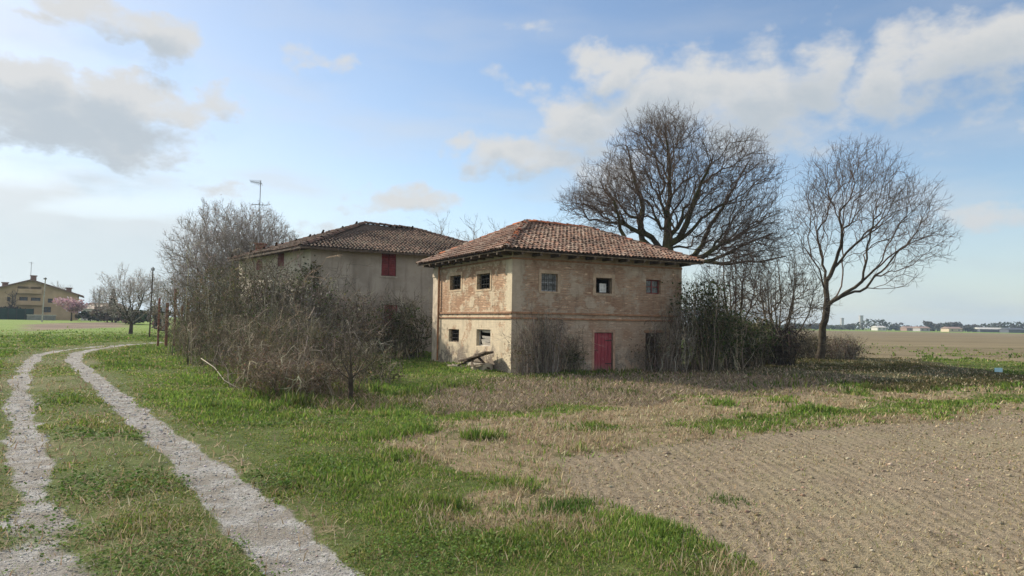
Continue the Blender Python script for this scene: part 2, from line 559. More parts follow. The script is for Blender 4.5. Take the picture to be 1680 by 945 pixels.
def clover():
    x, y, d = fan_points(150000, 3.4, 22)
    m = masks(x, y)
    pt = sstep(.58, .68, fbm(x, y, 1.1, 201, 3)) * np.where(m['rut'] < 2.2, 1, .55)
    for pu, pv, pr in ((300, 905, .5), (150, 790, .7), (400, 880, .3), (690, 900, .6)):
        g_ = gnd(pu, pv); pt = np.maximum(pt, 1.3 * np.exp(-((x - g_[0]) ** 2 + (y - g_[1]) ** 2) / (pr * pr) * 1.5 + fbm(x, y, .4, 207, 2) - .5))
    k = rng.random(len(x)) < pt * (1 - m['gravel']) * (1 - m['straw']) * (1 - m['brown']) * (1 - m['soil'])
    x, y, d = x[k], y[k], d[k]; n = len(x)
    z = H(x, y) + rng.uniform(.015, .075, n)
    s_ = (rng.uniform(.007, .016, n) * np.clip(d / 6, 1, 2.2))[:, None]
    nrm = unit(np.stack([rng.normal(0, .45, n), rng.normal(0, .45, n), np.ones(n)], 1)); a = unit(np.cross(nrm, rng.normal(size=(n, 3)))); b = np.cross(nrm, a)
    P = np.stack([x, y, z], 1)
    V = np.stack([P - a * s_, P - b * s_, P + a * s_, P + b * s_], 1).reshape(-1, 3)
    me = mesh_np('clover', V, [np.arange(n)[:, None] * 4 + np.array([[0, 1, 2, 3]])], col=np.repeat(pal(n, [(.09, .165, .03), (.12, .205, .04), (.075, .13, .026), (.15, .225, .055)], .15), 4, 0))
    tag(link('clover', me, M_BLADE), 'patches of dark clover and broad leaved weeds in the turf', None, None, 'stuff')


def rocks(name, x, y, size, col, mat, label, flat=0.6, sink=0.2):
    n = len(x); z = H(x, y)
    base = np.array([(1, 0, 0), (-1, 0, 0), (0, 1, 0), (0, -1, 0), (0, 0, 1), (0, 0, -1)], float)
    fac = np.array([(0, 2, 4), (2, 1, 4), (1, 3, 4), (3, 0, 4), (2, 0, 5), (1, 2, 5), (3, 1, 5), (0, 3, 5)])
    V = base[None] * rng.uniform(0.55, 1.25, (n, 6, 1))
    V = V + rng.normal(0, 0.18, (n, 6, 3))
    a = rng.uniform(0, 6.283, n); c, s = np.cos(a), np.sin(a)
    vx = V[:, :, 0] * c[:, None] - V[:, :, 1] * s[:, None]; vy = V[:, :, 0] * s[:, None] + V[:, :, 1] * c[:, None]
    V = np.stack([vx, vy, V[:, :, 2] * flat], 2) * size[:, None, None]
    V[:, :, 0] += x[:, None]; V[:, :, 1] += y[:, None]; V[:, :, 2] += (z + size * flat * sink)[:, None]
    i = np.arange(n)[:, None, None] * 6
    me = mesh_np(name, V.reshape(-1, 3), [(i + fac[None]).reshape(-1, 3)], col=np.repeat(col, 6, 0))
    return tag(link(name, me, mat), label, None, None, 'stuff')


def build_clods():
    x, y, d = fan_points(150000, 4, 55)
    m = masks(x, y)
    k = (rng.random(len(x)) < m['soil'] * (0.25 + 1.0 * sstep(.35, .7, fbm(x, y, 0.9, 141, 3)))) & (m['gravel'] < 0.3)
    # rows
    x, y, d = x[k], y[k], d[k]; n = len(x)
    s = np.clip(np.exp(rng.normal(-4.6, 0.55, n)), 0.004, 0.06) * np.clip(d / 13, 0.8, 1.6)
    c = pal(n, [(0.30, 0.245, 0.165), (0.235, 0.19, 0.13), (0.36, 0.295, 0.205), (0.18, 0.145, 0.10), (0.42, 0.355, 0.25)], 0.10)
    rocks('soil_clods', x, y, s, c, M_CLOD, 'crumbly grey brown clods of the tilled field')
    # gravel of the ruts
    x, y, d = fan_points(200000, 3.5, 45, 46)
    m = masks(x, y)
    k = rng.random(len(x)) < (m['gravel'] ** 1.5 + 0.02 * (m['rut'] < 1.2))
    x, y, d = x[k], y[k], d[k]; n = len(x)
    s = np.clip(np.exp(rng.normal(-4.85, 0.45, n)), 0.003, 0.03) * np.clip(d / 9, 0.8, 2)
    c = pal(n, [(0.42, 0.41, 0.39), (0.35, 0.34, 0.32), (0.52, 0.51, 0.485), (0.27, 0.255, 0.235), (0.40, 0.37, 0.32)], 0.12)
    rocks('gravel', x, y, s, c, M_CLOD, 'pale grey crushed stone lying in the two wheel ruts')
    # straw bits and stubble on the soil
    x, y, d = fan_points(130000, 4, 42)
    m = masks(x, y)
    k = rng.random(len(x)) < m['soil'] * (0.25 + 0.75 * sstep(0.4, 0.65, fbm(x, y, 1.5, 151, 3)))
    x, y, d = x[k], y[k], d[k]; n = len(x)
    blades('stubble', x, y, rng.uniform(0.03, 0.11, n), np.clip(0.0011 * d, 0.004, 0.03), pal(n, [(0.46, 0.39, 0.25), (0.38, 0.31, 0.20), (0.30, 0.25, 0.13), (0.2, 0.2, 0.07)], 0.15), M_STRAW, 0.5,
           'short broken straw stubble scattered over the tilled soil', flat=0.7)


build_grass()
build_clods()
clover()


def leaf_cloud(pts, size, col, name, mat, parent=None, aspect=0.6):
    n = len(pts)
    a = rng.normal(size=(n, 3)); a /= np.linalg.norm(a, axis=1)[:, None]
    b = np.cross(a, rng.normal(size=(n, 3))); b /= np.linalg.norm(b, axis=1)[:, None] + 1e-9
    s = size[:, None]
    V = np.stack([pts - a * s, pts - b * s * aspect, pts + a * s, pts + b * s * aspect], 1).reshape(-1, 3)
    i = np.arange(n)[:, None] * 4
    me = mesh_np(name, V, [i + np.array([[0, 1, 2, 3]])], col=np.repeat(col, 4, 0))
    return link(name, me, mat, parent)


# ------------------------------------------------------------------ woody plants
def tubes(polys, sides=3):
    """polys: list of (pts (n,3), radii (n,)); returns verts, quads"""
    groups = {}
    for p, r in polys:
        groups.setdefault(len(p), []).append((p, r))
    return tubes_batch([(np.array([g[0] for g in gs]), np.array([g[1] for g in gs])) for gs in groups.values()], sides)


def tubes_batch(batches, sides=3):
    VV = []; QQ = []; off = 0
    for P, Rr in batches:
        K, n, _ = P.shape
        T = np.empty_like(P)
        T[:, 1:-1] = P[:, 2:] - P[:, :-2]; T[:, 0] = P[:, 1] - P[:, 0]; T[:, -1] = P[:, -1] - P[:, -2]
        T /= np.linalg.norm(T, axis=2, keepdims=True) + 1e-9
        mean = P[:, -1] - P[:, 0]; mean /= np.linalg.norm(mean, axis=1, keepdims=True) + 1e-9
        ref = np.where(np.abs(mean[:, 2:3]) < 0.8, np.array([[0, 0, 1.0]]), np.array([[1.0, 0, 0]]))
        A = np.cross(T, ref[:, None, :]); A /= np.linalg.norm(A, axis=2, keepdims=True) + 1e-9
        B = np.cross(T, A)
        th = np.arange(sides) * 2 * math.pi / sides
        V = P[:, :, None, :] + Rr[:, :, None, None] * (np.cos(th)[None, None, :, None] * A[:, :, None, :] + np.sin(th)[None, None, :, None] * B[:, :, None, :])
        VV.append(V.reshape(-1, 3))
        k = np.arange(K)[:, None, None] * n * sides; i = np.arange(n - 1)[None, :, None] * sides
        j = np.arange(sides)[None, None, :]; j2 = (j + 1) % sides
        QQ.append((off + np.stack([k + i + j, k + i + j2, k + i + sides + j2, k + i + sides + j], -1)).reshape(-1, 4))
        off += K * n * sides
    return np.concatenate(VV), np.concatenate(QQ)


def make_twigs(P, D, L, r, k=1, pts=4, upb=0.3, spread=0.7, rs=None):
    """k twigs from every point P along direction D; returns (K,pts,3),(K,pts) and their end directions"""
    rs = rs or rng
    P = np.repeat(P, k, 0); D = np.repeat(D, k, 0); L = np.repeat(L, k) * rs.uniform(0.5, 1.3, len(P)); r = np.repeat(r, k)
    n = len(P)
    d = unit(D * 0.8 + rs.normal(0, spread, (n, 3)) + np.array([0, 0, upb]))
    pp = [P]; cur = P
    for q in range(pts - 1):
        cur = cur + d * (L / (pts - 1))[:, None]
        pp.append(cur)
        d = unit(d + rs.normal(0, 0.22, (n, 3)) + np.array([0, 0, upb * 0.35]))
    A = np.stack(pp, 1)
    rad = r[:, None] * np.linspace(1, 0.45, pts)[None]
    return A, rad, d


class Tree:
    def __init__(s):
        s.P = np.zeros((60000, 3)); s.D = np.zeros((60000, 3)); s.L = np.zeros(60000); s.par = np.full(60000, -1); s.n = 0; s.mr = np.zeros(60000)

    def node(s, p, par):
        i = s.n; s.P[i] = p; s.par[i] = par
        if par >= 0:
            v = s.P[i] - s.P[par]; q = np.linalg.norm(v); s.D[i] = v / (q + 1e-9); s.L[i] = s.L[par] + q
        else:
            s.D[i] = (0, 0, 1)
        s.n += 1
        return i

    def limb(s, pts, seg=0.45, jit=0.04, r=None):
        n0 = s.n
        pts = [np.asarray(p, float) for p in pts]
        if s.n == 0:
            cur = s.node(pts[0], -1)
        else:
            cur = int(np.argmin(np.linalg.norm(s.P[:s.n] - pts[0], axis=1)))
        # Catmull-Rom through the points
        pl = [s.P[cur]] + pts[1:]
        for i in range(len(pl) - 1):
            p0 = pl[max(i - 1, 0)]; p1 = pl[i]; p2 = pl[i + 1]; p3 = pl[min(i + 2, len(pl) - 1)]
            k = max(1, int(np.linalg.norm(p2 - p1) / seg))
            for q in range(1, k + 1):
                t = q / k
                p = 0.5 * (2 * p1 + (p2 - p0) * t + (2 * p0 - 5 * p1 + 4 * p2 - p3) * t * t + (3 * p1 - p0 - 3 * p2 + p3) * t ** 3)
                cur = s.node(p + rng.normal(0, jit, 3), cur)
        if r: s.mr[n0:s.n] = np.linspace(r[0], r[1], s.n - n0)
        return cur

    def fill(s, targets, seg=0.45, wpath=0.35, wang=0.7, zmin=0.0, jit=0.05, up=0.12):
        o = np.argsort(np.linalg.norm(targets - s.P[:s.n].mean(0), axis=1))
        for t in targets[o]:
            P = s.P[:s.n]; v = t - P; d = np.linalg.norm(v, axis=1)
            ca = (v * s.D[:s.n]).sum(1) / (d + 1e-9)
            cost = d * (1 + wang * (1 - ca)) + wpath * s.L[:s.n] + np.where(P[:, 2] < zmin, 1e3, 0)
            i = int(np.argmin(cost)); dd = d[i]
            if dd < 0.15: continue
            k = max(1, int(round(dd / seg)))
            c = P[i] + s.D[i] * dd * 0.42 + np.array([0, 0, up * dd])
            p0 = P[i].copy(); cur = i
            for q in range(1, k + 1):
                w = q / k
                p = (1 - w) ** 2 * p0 + 2 * w * (1 - w) * c + w * w * t
                cur = s.node(p + (rng.normal(0, jit, 3) if q < k else 0), cur)

    def radii(s, r_tip, r_base):
        n = s.n; cnt = np.zeros(n); has = np.zeros(n, bool)
        has[s.par[1:n]] = True
        cnt[~has] = 1
        for i in range(n - 1, 0, -1):
            cnt[s.par[i]] += cnt[i]
        ex = math.log(r_base / r_tip) / math.log(max(cnt[0], 2))
        s.cnt = cnt; s.r = np.maximum(r_tip * cnt ** ex, s.mr[:n])
        return s.r

    def polylines(s):
        n = s.n; ch = [[] for _ in range(n)]
        for i in range(1, n): ch[s.par[i]].append(i)
        out = []; stack = [(0, -1)]
        while stack:
            i, p = stack.pop()
            line = [p, i] if p >= 0 else [i]
            while ch[i]:
                c = sorted(ch[i], key=lambda q: -s.cnt[q])
                for o in c[1:]: stack.append((o, i))
                i = c[0]; line.append(i)
            if len(line) > 1:
                P = s.P[line]; r = s.r[line].copy()
                if p >= 0: r[0] = min(r[0], r[1] * 1.15)
                out.append((P, r))
        return out


def finish_tree(T, name, label, cat, mat_trunk, mat_twig, r_tip, r_base, group=None, thick=0.055, twig_cnt=4, twig_k=2, twig_len=0.6, sub_k=2, twig_r=0.008, upb=0.35, spread=0.6,
                flare=1.35, blossom=None):
    T.radii(r_tip, r_base)
    base = T.P[0].copy()
    for i in range(T.n):
        if T.P[i, 2] < base[2] + 0.9 and T.cnt[i] > T.cnt[0] * 0.5:
            T.r[i] *= 1 + (flare - 1) * (1 - (T.P[i, 2] - base[2]) / 0.9)
    root = empty(name, base, 0, label, cat, group)
    big = []; small = []
    for P, r in T.polylines():
        P = P - base
        k = int((r > thick).sum())
        if k >= 2:
            big.append((P[:k + 1], r[:k + 1]))
            if len(P) - k >= 2: small.append((P[k:], r[k:]))
        else:
            small.append((P, r))
    if big:
        V, Q = tubes(big, 9)
        link('trunk', mesh_np('trunk', V, [Q], smooth=True), mat_trunk, root)
    VV = []; QQ = []; off = 0
    if small:
        V, Q = tubes(small, 4); VV.append(V); QQ.append(Q); off = len(V)
    sel = np.where(T.cnt[:T.n] <= twig_cnt)[0]
    P = T.P[sel] - base; D = T.D[sel]
    L = np.full(len(sel), twig_len)
    A, rad, d = make_twigs(P, D, L, np.full(len(sel), twig_r), twig_k, 4, upb, spread)
    bt = [(A, rad)]
    ends = [A[:, -1], A[:, 2]]
    if sub_k:
        mid = A[:, 1 + np.arange(len(A)) % 2 if False else 2]
        A2, r2, _ = make_twigs(mid, d, np.full(len(mid), twig_len * 0.55), np.full(len(mid), twig_r * 0.7), sub_k, 3, upb, spread * 1.1)
        bt.append((A2, r2)); ends += [A2[:, -1], A2[:, 1]]
    V, Q = tubes_batch(bt, 3)
    VV.append(V); QQ.append(Q + off)
    link('crown', mesh_np('crown', np.concatenate(VV), [np.concatenate(QQ)], smooth=True), mat_twig, root)
    if blossom:
        cols, size, frac, rep = blossom
        e = np.concatenate(ends); e = e[rng.random(len(e)) < frac]
        e = np.repeat(e, rep, 0) + rng.normal(0, size * 1.6, (len(e) * rep, 3))
        leaf_cloud(e, rng.uniform(0.5, 1.3, len(e)) * size, pal(len(e), cols, 0.12), 'blossom', M_LEAF, root, 0.8)
    return root


def ellipsoids(n, parts, shell=0.45):
    """random points in a union of ellipsoids: (centre, radii, weight); denser towards the outside"""
    w = np.array([p[2] for p in parts], float); w /= w.sum()
    ids = rng.choice(len(parts), n, p=w)
    C = np.array([p[0] for p in parts], float)[ids]; Rr = np.array([p[1] for p in parts], float)[ids]
    d = unit(rng.normal(size=(n, 3))); rr = rng.random(n) ** shell
    return C + d * rr[:, None] * Rr


def pxpt(u, v, Y):
    return at(u, v, Y)


def sz(px, Y):
    return px * Y / F

# big multi-stemmed tree behind the barn ----------------------------
def big_tree():
    Y = 42.0
    b = on_ground(1098, Y)
    T = Tree()
    q = lambda u, v, dy=0: pxpt(u, v, Y + dy)
    T.limb([b, q(1097, 470), q(1096, 405), q(1094, 360, .2), q(1100, 300, .4), q(1096, 255, .2), q(1090, 205, 0)], r=(.38, .04))
    T.limb([q(1097, 408), q(1122, 380, -.6), q(1136, 335, -1.2), q(1152, 300, -1.6), q(1172, 255, -2)], r=(.22, .04))
    T.limb([q(1096, 418), q(1062, 405, .8), q(1052, 380, 1.2), q(1054, 340, 1.5), q(1040, 290, 2), q(1030, 240, 2.2)], r=(.23, .04))
    T.limb([q(1096, 425), q(1040, 410, -1), q(1018, 375, -1.8), q(1006, 330, -2.4), q(985, 300, -2.8)], r=(.20, .04))
    T.limb([q(1098, 430), q(1140, 420, 1), q(1160, 380, 1.6), q(1190, 330, 2.2), q(1225, 270, 2.4)], r=(.20, .03))
    T.limb([q(1098, 440), q(1150, 425, -1.2), q(1200, 385, -2), q(1260, 335, -2.6)])
    T.limb([q(1099, 445), q(1170, 425, .5), q(1225, 400, .8), q(1275, 380, 1)], r=(.16, .03))
    T.limb([q(1150, 428, .4), q(1195, 432, -.8), q(1245, 428, -1.4), q(1290, 420, -1.6)], r=(.10, .03))
    T.limb([q(1006, 330, -2.4), q(970, 322, -2.6), q(930, 328, -2.8)])
    m = Y / F
    P = [(q(1088, 274), (95 * m, 4.0, 90 * m), 2.8), (q(1084, 224), (50 * m, 3.0, 38 * m), 1.0), (q(1010, 320), (66 * m, 3.6, 62 * m), 1.6), (q(955, 335), (42 * m, 2.2, 22 * m), .5),
         (q(1195, 300), (88 * m, 4.0, 82 * m), 2.6), (q(1225, 370), (66 * m, 3.4, 62 * m), 1.5), (q(1110, 340), (100 * m, 3.5, 70 * m), 1.5), (q(1215, 405), (85 * m, 3.4, 48 * m), 1.7), (q(1000, 350), (70 * m, 3, 40 * m), .8)]
    t = ellipsoids(4300, P, 0.5)
    T.fill(t, 0.42, 0.30, 0.75, zmin=b[2] + 4.6, jit=0.05, up=0.02)
    finish_tree(T, 'bare_tree', 'great spreading leafless tree with several thick limbs rising behind the barn roof', 'tree', B_MOSS, B_TWIG, 0.0105, 0.46, None, 0.07, 5, 2, 0.75, 2, 0.009, 0.30, 0.6)


def right_tree():
    Y = 44.0
    b = on_ground(1345, Y)
    T = Tree()
    q = lambda u, v, dy=0: pxpt(u, v, Y + dy)
    T.limb([b, q(1348, 560), q(1352, 525), q(1358, 502)], 0.4, 0.03)
    T.limb([q(1358, 502), q(1356, 462, .3), q(1381, 424, .6), q(1412, 395, .8), q(1445, 370, 1), q(1490, 335, 1.2)], 0.4)
    T.limb([q(1358, 502), q(1378, 487, -.6), q(1414, 461, -1.2), q(1445, 434, -1.6), q(1470, 413, -1.8), q(1510, 392, -2), q(1545, 378, -2)], 0.4)
    T.limb([q(1356, 462, .3), q(1349, 425, 1), q(1340, 380, 1.4), q(1325, 320, 1.8), q(1330, 270, 2)], 0.4)
    T.limb([q(1362, 500), q(1380, 470, 1), q(1383, 420, 1.5), q(1384, 350, 1.8), q(1400, 270, 2)], 0.4)
    T.limb([q(1414, 461, -1.2), q(1425, 400, -1), q(1440, 330, -.8), q(1455, 280, -.6)], 0.4)
    T.limb([q(1378, 487, -.6), q(1420, 474, 0), q(1455, 472, .3), q(1490, 470, .5)], 0.4)
    T.limb([q(1356, 470), q(1330, 430, -1), q(1308, 395, -1.6), q(1300, 350, -2)], 0.4)
    m = Y / F
    P = [(q(1400, 300), (80 * m, 3.4, 62 * m), 2.2), (q(1360, 330), (55 * m, 3.0, 60 * m), 1.2), (q(1470, 340), (70 * m, 3.0, 60 * m), 1.8), (q(1505, 395), (55 * m, 2.6, 45 * m), 1.1),
         (q(1420, 380), (85 * m, 3.2, 60 * m), 1.0), (q(1325, 390), (32 * m, 2.4, 60 * m), .6), (q(1470, 450), (40 * m, 2, 30 * m), .35), (q(1400, 262), (40 * m, 2.2, 32 * m), .4)]
    t = ellipsoids(1100, P, 0.5)
    T.fill(t, 0.45, 0.42, 0.8, zmin=b[2] + 3.2, jit=0.05, up=0.13)
    finish_tree(T, 'bare_tree', 'slender leafless tree with a forked leaning trunk at the edge of the far field', 'tree', B_DARK, B_TWIG, 0.009, 0.215, None, 0.05, 4, 2, 0.8, 2, 0.009, 0.35, 0.6)


def simple_tree(name, label, u, Y, vtop, wpx, n=160, mats=(B_DARK, B_TWIG), stems=5, fork=0.22, r_base=0.14, group=None, twig=(4, 2, 0.5, 2, 0.009), blossom=None, cat='tree', cz=0.60, rz=0.42,
                shell=0.5, up=0.1, r_tip=0.012, base=None, wpath=0.35):
    b = on_ground(u, Y) if base is None else np.asarray(base, float)
    top = pxpt(u, vtop, Y)[2]; h = top - b[2]; w = sz(wpx, Y) / 2
    T = Tree()
    f = b + np.array([rng.normal(0, .008) * h, 0, fork * h])
    T.limb([b, (b + f) / 2 + rng.normal(0, .004 * h, 3) * np.array([1, 1, 0]), f], max(0.12, h * .05), .01)
    for k in range(stems):
        a = 2 * math.pi * (k + rng.random() * .6) / stems; rr = rng.uniform(.25, .7) * w
        e = b + np.array([math.cos(a) * rr, math.sin(a) * rr, h * rng.uniform(.6, .88)])
        mid = f * 0.45 + e * 0.55 + np.array([math.cos(a) * rr * .2, math.sin(a) * rr * .2, -.03 * h])
        T.limb([f, mid, e], max(0.2, h * .04), .02)
    P = [(b + np.array([0, 0, h * cz]), (w, w, h * rz), 3), (b + np.array([w * .3, 0, h * (cz + .08)]), (w * .6, w * .6, h * .3), 1), (b + np.array([-w * .35, 0, h * (cz - .05)]), (w * .6, w * .6, h * .3), 1)]
    t = ellipsoids(n, P, shell)
    t = t[t[:, 2] > b[2] + fork * h * 0.8]
    T.fill(t, max(0.25, h * .045), wpath, 0.7, zmin=b[2] + fork * h * .7, jit=h * .004, up=up)
    return finish_tree(T, name, label, cat, mats[0], mats[1], r_tip, r_base, group, 0.045, twig[0], twig[1], twig[2], twig[3], twig[4], 0.35, 0.55, 1.3, blossom)


big_tree()
right_tree()
WHITE = [(0.50, 0.47, 0.46), (0.42, 0.40, 0.40), (0.58, 0.54, 0.52)]
simple_tree('blossom_tree', 'broad pale grey tree with white budding twigs behind the farmhouse chimney', 385, 60, 338, 215, 1900, (B_PALE, B_PALE), 9, 0.12, 0.30, None, (5, 3, 0.9, 3, 0.014), (WHITE, 0.045, 0.35, 1), cz=.56, rz=.46, r_tip=.015)
simple_tree('blossom_tree', 'small tree in white blossom standing alone where the track bends', 217, 74, 440, 118, 420, (B_DARK, B_PALE), 7, 0.16, 0.17, None, (4, 2, 0.6, 2, 0.012), (WHITE, 0.05, 0.40, 1), cz=.6, rz=.42, r_tip=.016)
simple_tree('bare_tree', 'pale thin-twigged tree spreading low between the two big bare trees', 1275, 41, 405, 175, 900, (B_BRAM, B_CANE), 9, 0.08, 0.14, None, (4, 2, 0.6, 2, 0.008), (WHITE, 0.02, 0.12, 1), cz=.55, rz=.46, wpath=.2)
simple_tree('bare_tree', 'bare tree with fine twigs standing beside the right end of the barn', 1205, 38, 395, 130, 320, (B_DARK, B_TWIG), 6, 0.15, 0.17, None, (4, 2, 0.6, 2, 0.008), None, cz=.6, rz=.42)
for u, vt, w, lab in ((722, 352, 50, 'thin tree top with upright twigs just right of the farmhouse ridge'), (770, 352, 54, 'feathery bare tree top showing between the two roofs'), (812, 356, 44, 'bare tree top nearest the left slope of the barn roof'),
                      (905, 340, 60, 'thin bare tree top behind the barn ridge, left of the great tree')):
    simple_tree('bare_tree', lab, u, 62, vt, w, 90, (B_CANE, B_CANE), 5, 0.25, 0.14, None, (3, 2, 0.9, 2, 0.011), None, cz=.62, rz=.4)
simple_tree('sapling', 'dark leafless sapling with a forked stem standing in the brambles', 580, 17.6, 532, 105, 34, (B_DARK, B_DARK), 4, 0.30, 0.055, None, (3, 2, 0.35, 2, 0.005), None, r_tip=.006)

# bushes ---------------------------------------------------------------
M_STEM = attr_mat('stem_bark', 0, 0.95, 0.1)
S_BRAM = [(0.13, 0.11, 0.08), (0.18, 0.15, 0.105), (0.08, 0.068, 0.05), (0.25, 0.21, 0.15), (0.15, 0.135, 0.08), (0.46, 0.40, 0.30), (0.10, 0.085, 0.06)]
S_CANE = [(0.20, 0.17, 0.135), (0.28, 0.245, 0.20), (0.14, 0.115, 0.09), (0.38, 0.34, 0.28), (0.10, 0.08, 0.065)]
S_RED = [(0.20, 0.155, 0.115), (0.14, 0.11, 0.082), (0.29, 0.23, 0.165), (0.21, 0.15, 0.115), (0.44, 0.38, 0.29), (0.13, 0.115, 0.075)]
S_DARK = [(0.06, 0.048, 0.04), (0.09, 0.07, 0.055), (0.045, 0.038, 0.032), (0.15, 0.12, 0.09)]


def bush(name, label, u, Y, height, radius, n, mat, cat='bush', group=None, leaves=None, arch=(1.2, 2.5), r=0.011, twigs=3, twig_len=0.5, base=None, elong=None, basespread=0.6, droop_bits=None, blos=None):
    b = on_ground(u, Y) if base is None else np.asarray(base, float)
    n = int(n)
    t = np.linspace(0, 1, 8)
    ang = rng.uniform(0, 2 * math.pi, n); br = radius * basespread * np.sqrt(rng.random(n)); ba = rng.uniform(0, 2 * math.pi, n)
    ex, ey = (1, 1) if elong is None else elong
    reach = radius * rng.uniform(0.1, 1.0, n); h = height * (rng.beta(2.2, 1.6, n) * 0.85 + 0.2)
    phi = rng.uniform(*arch, n)
    x = (br * np.cos(ba))[:, None] * ex + np.cos(ang)[:, None] * reach[:, None] * t[None] ** 1.05 * ex
    y = (br * np.sin(ba))[:, None] * ey + np.sin(ang)[:, None] * reach[:, None] * t[None] ** 1.05 * ey
    z = h[:, None] * np.sin(t[None] * phi[:, None])
    P = np.stack([x, y, z], 2)
    P[:, 1:] += np.cumsum(rng.normal(0, 0.048 * height ** 0.7, (n, 7, 3)), 1)
    P[:, :, 2] = np.maximum(P[:, :, 2], 0.02 - 0.06 * (t[None] == 0))
    rad = (r * np.clip(rng.lognormal(-.1, .5, n), .5, 3))[:, None] * np.linspace(1, 0.4, 8)[None]
    D = np.gradient(P, axis=1)
    bt = [(P, rad)]
    ids = rng.integers(2, 8, (n, twigs)); rows = np.repeat(np.arange(n), twigs)
    TP = P[rows, ids.ravel()]; TD = unit(D[rows, ids.ravel()])
    A, r2, d = make_twigs(TP, TD, np.full(len(TP), twig_len), np.full(len(TP), r * 0.6), 1, 4, 0.15, 0.7)
    A[:, :, 2] = np.maximum(A[:, :, 2], 0.02)
    bt.append((A, r2))
    A2, r3, _ = make_twigs(A[:, 2], d, np.full(len(A), twig_len * .55), np.full(len(A), r * 0.42), 2, 3, 0.1, 0.8)
    A2[:, :, 2] = np.maximum(A2[:, :, 2], 0.02)
    bt.append((A2, r3))
    V, Q = tubes_batch(bt, 3)
    cc = pal(n, mat, 0.15); ct = cc[rows]
    col = np.concatenate([np.repeat(cc, 24, 0), np.repeat(ct, 12, 0), np.repeat(np.repeat(ct, 2, 0), 9, 0)])
    root = link(name, mesh_np(name, V, [Q], col=col, smooth=True), M_STEM)
    root.location = Vector([float(c) for c in b])
    tag(root, label, cat, group)
    if leaves:
        cnt, size, cols, zr = leaves
        src = np.concatenate([P[:, 2:].reshape(-1, 3), A.reshape(-1, 3)])
        src = src[(src[:, 2] >= zr[0] * height) & (src[:, 2] <= zr[1] * height)]
        e = src[rng.integers(0, len(src), cnt)] + rng.normal(0, 0.09, (cnt, 3))
        e[:, 2] = np.maximum(e[:, 2], 0.03)
        leaf_cloud(e, rng.uniform(0.5, 1.4, cnt) * size, pal(cnt, cols, 0.25), 'foliage', M_LEAF, root)
    return root


G_IVY = [(0.045, 0.075, 0.02), (0.06, 0.09, 0.025), (0.035, 0.055, 0.018), (0.10, 0.11, 0.035)]
G_DRY = [(0.16, 0.11, 0.07), (0.22, 0.16, 0.10), (0.10, 0.08, 0.045), (0.12, 0.12, 0.045)]
G_OLV = [(0.10, 0.10, 0.04), (0.14, 0.125, 0.06), (0.07, 0.075, 0.03), (0.19, 0.15, 0.09)]
G_WHT = [(0.45, 0.42, 0.36), (0.30, 0.27, 0.2), (0.18, 0.17, 0.07)]
TALL = [
    (322, 47, 4.0, 1.7, 170, S_BRAM, 'dense brown shrub just right of the rusty gate posts', G_OLV),
    (350, 42, 5.5, 2.1, 230, S_BRAM, 'tall tangled bare shrub under the pale grey tree', G_OLV),
    (388, 38, 5.4, 2.1, 240, S_BRAM, 'tall thorny shrub hiding the far end of the farmhouse side wall', G_OLV),
    (432, 36, 5.7, 2.0, 260, S_BRAM, 'highest bush of the thicket, flecked with olive leaves, below the chimney', G_OLV),
    (472, 35, 4.5, 1.7, 220, S_CANE, 'pale twiggy shrub rising against the lit farmhouse corner', G_WHT),
    (515, 35, 4.5, 1.8, 230, S_CANE, 'whitish bare shrub in front of the farmhouse corner', G_WHT),
    (562, 36, 3.9, 1.8, 190, S_CANE, 'grey twiggy bush under the blank part of the farmhouse front', G_DRY),
    (618, 37, 2.9, 1.7, 170, S_BRAM, 'brown bush in front of the lower red farmhouse door', G_DRY),
    (668, 38, 3.2, 1.4, 150, S_BRAM, 'dark low bush between the farmhouse and the barn side wall', G_IVY),
]
for u, Y, h, r_, n, mt, lab, lv in TALL:
    bush('shrub', lab, u, Y, h, r_, n * .58, mt, 'shrub', 'shrubs of the thicket along the farmhouse', (2000, 0.055, lv + G_IVY[:2], (0.03, 0.9)), (0.9, 2.2), 0.017, 4, 0.85, basespread=0.75)
FRONT = [
    (318, 38, 2.0, 1.3, 130, S_BRAM, 'dark bramble mound closest to the bend of the track', G_DRY),
    (350, 31.5, 2.3, 1.5, 170, S_BRAM, 'bramble mound beside the verge below the tall thorny shrubs', G_DRY),
    (394, 26.5, 2.2, 1.5, 180, S_BRAM, 'grey brown bramble mound with a long pale cane bending out over the grass', G_DRY),
    (436, 22, 1.55, 1.3, 150, S_RED, 'reddish bramble mound at the left front edge of the thicket', G_DRY),
    (482, 18.6, 1.0, 1.1, 140, S_RED, 'foremost bramble mound, matted with dead reddish grass at its foot', G_DRY),
    (532, 18.8, 1.0, 1.2, 140, S_RED, 'low dead bramble clump just left of the sapling', G_DRY),
    (500, 25, 2.1, 1.6, 170, S_BRAM, 'greyish bramble behind the foremost reddish mounds', G_OLV),
    (556, 26, 1.9, 1.5, 150, S_CANE, 'bramble tangle behind the sapling', G_OLV),
    (612, 23, 1.2, 1.0, 90, S_BRAM, 'thin bramble clump right of the sapling, fading into green grass', G_OLV),
    (455, 29, 3.0, 1.7, 170, S_BRAM, 'grey green bramble between the highest bush and the foremost mounds', G_IVY),
]
for u, Y, h, r_, n, mt, lab, lv in FRONT:
    bush('bramble', lab, u, Y, h, r_, n * .55, mt, 'bramble', 'brambles at the front of the thicket', (1200, 0.035, lv + (G_IVY[:2] if mt is S_BRAM else []), (0.0, 0.85)), (1.0, 2.9), 0.0105, 4, 0.55, basespread=0.9)
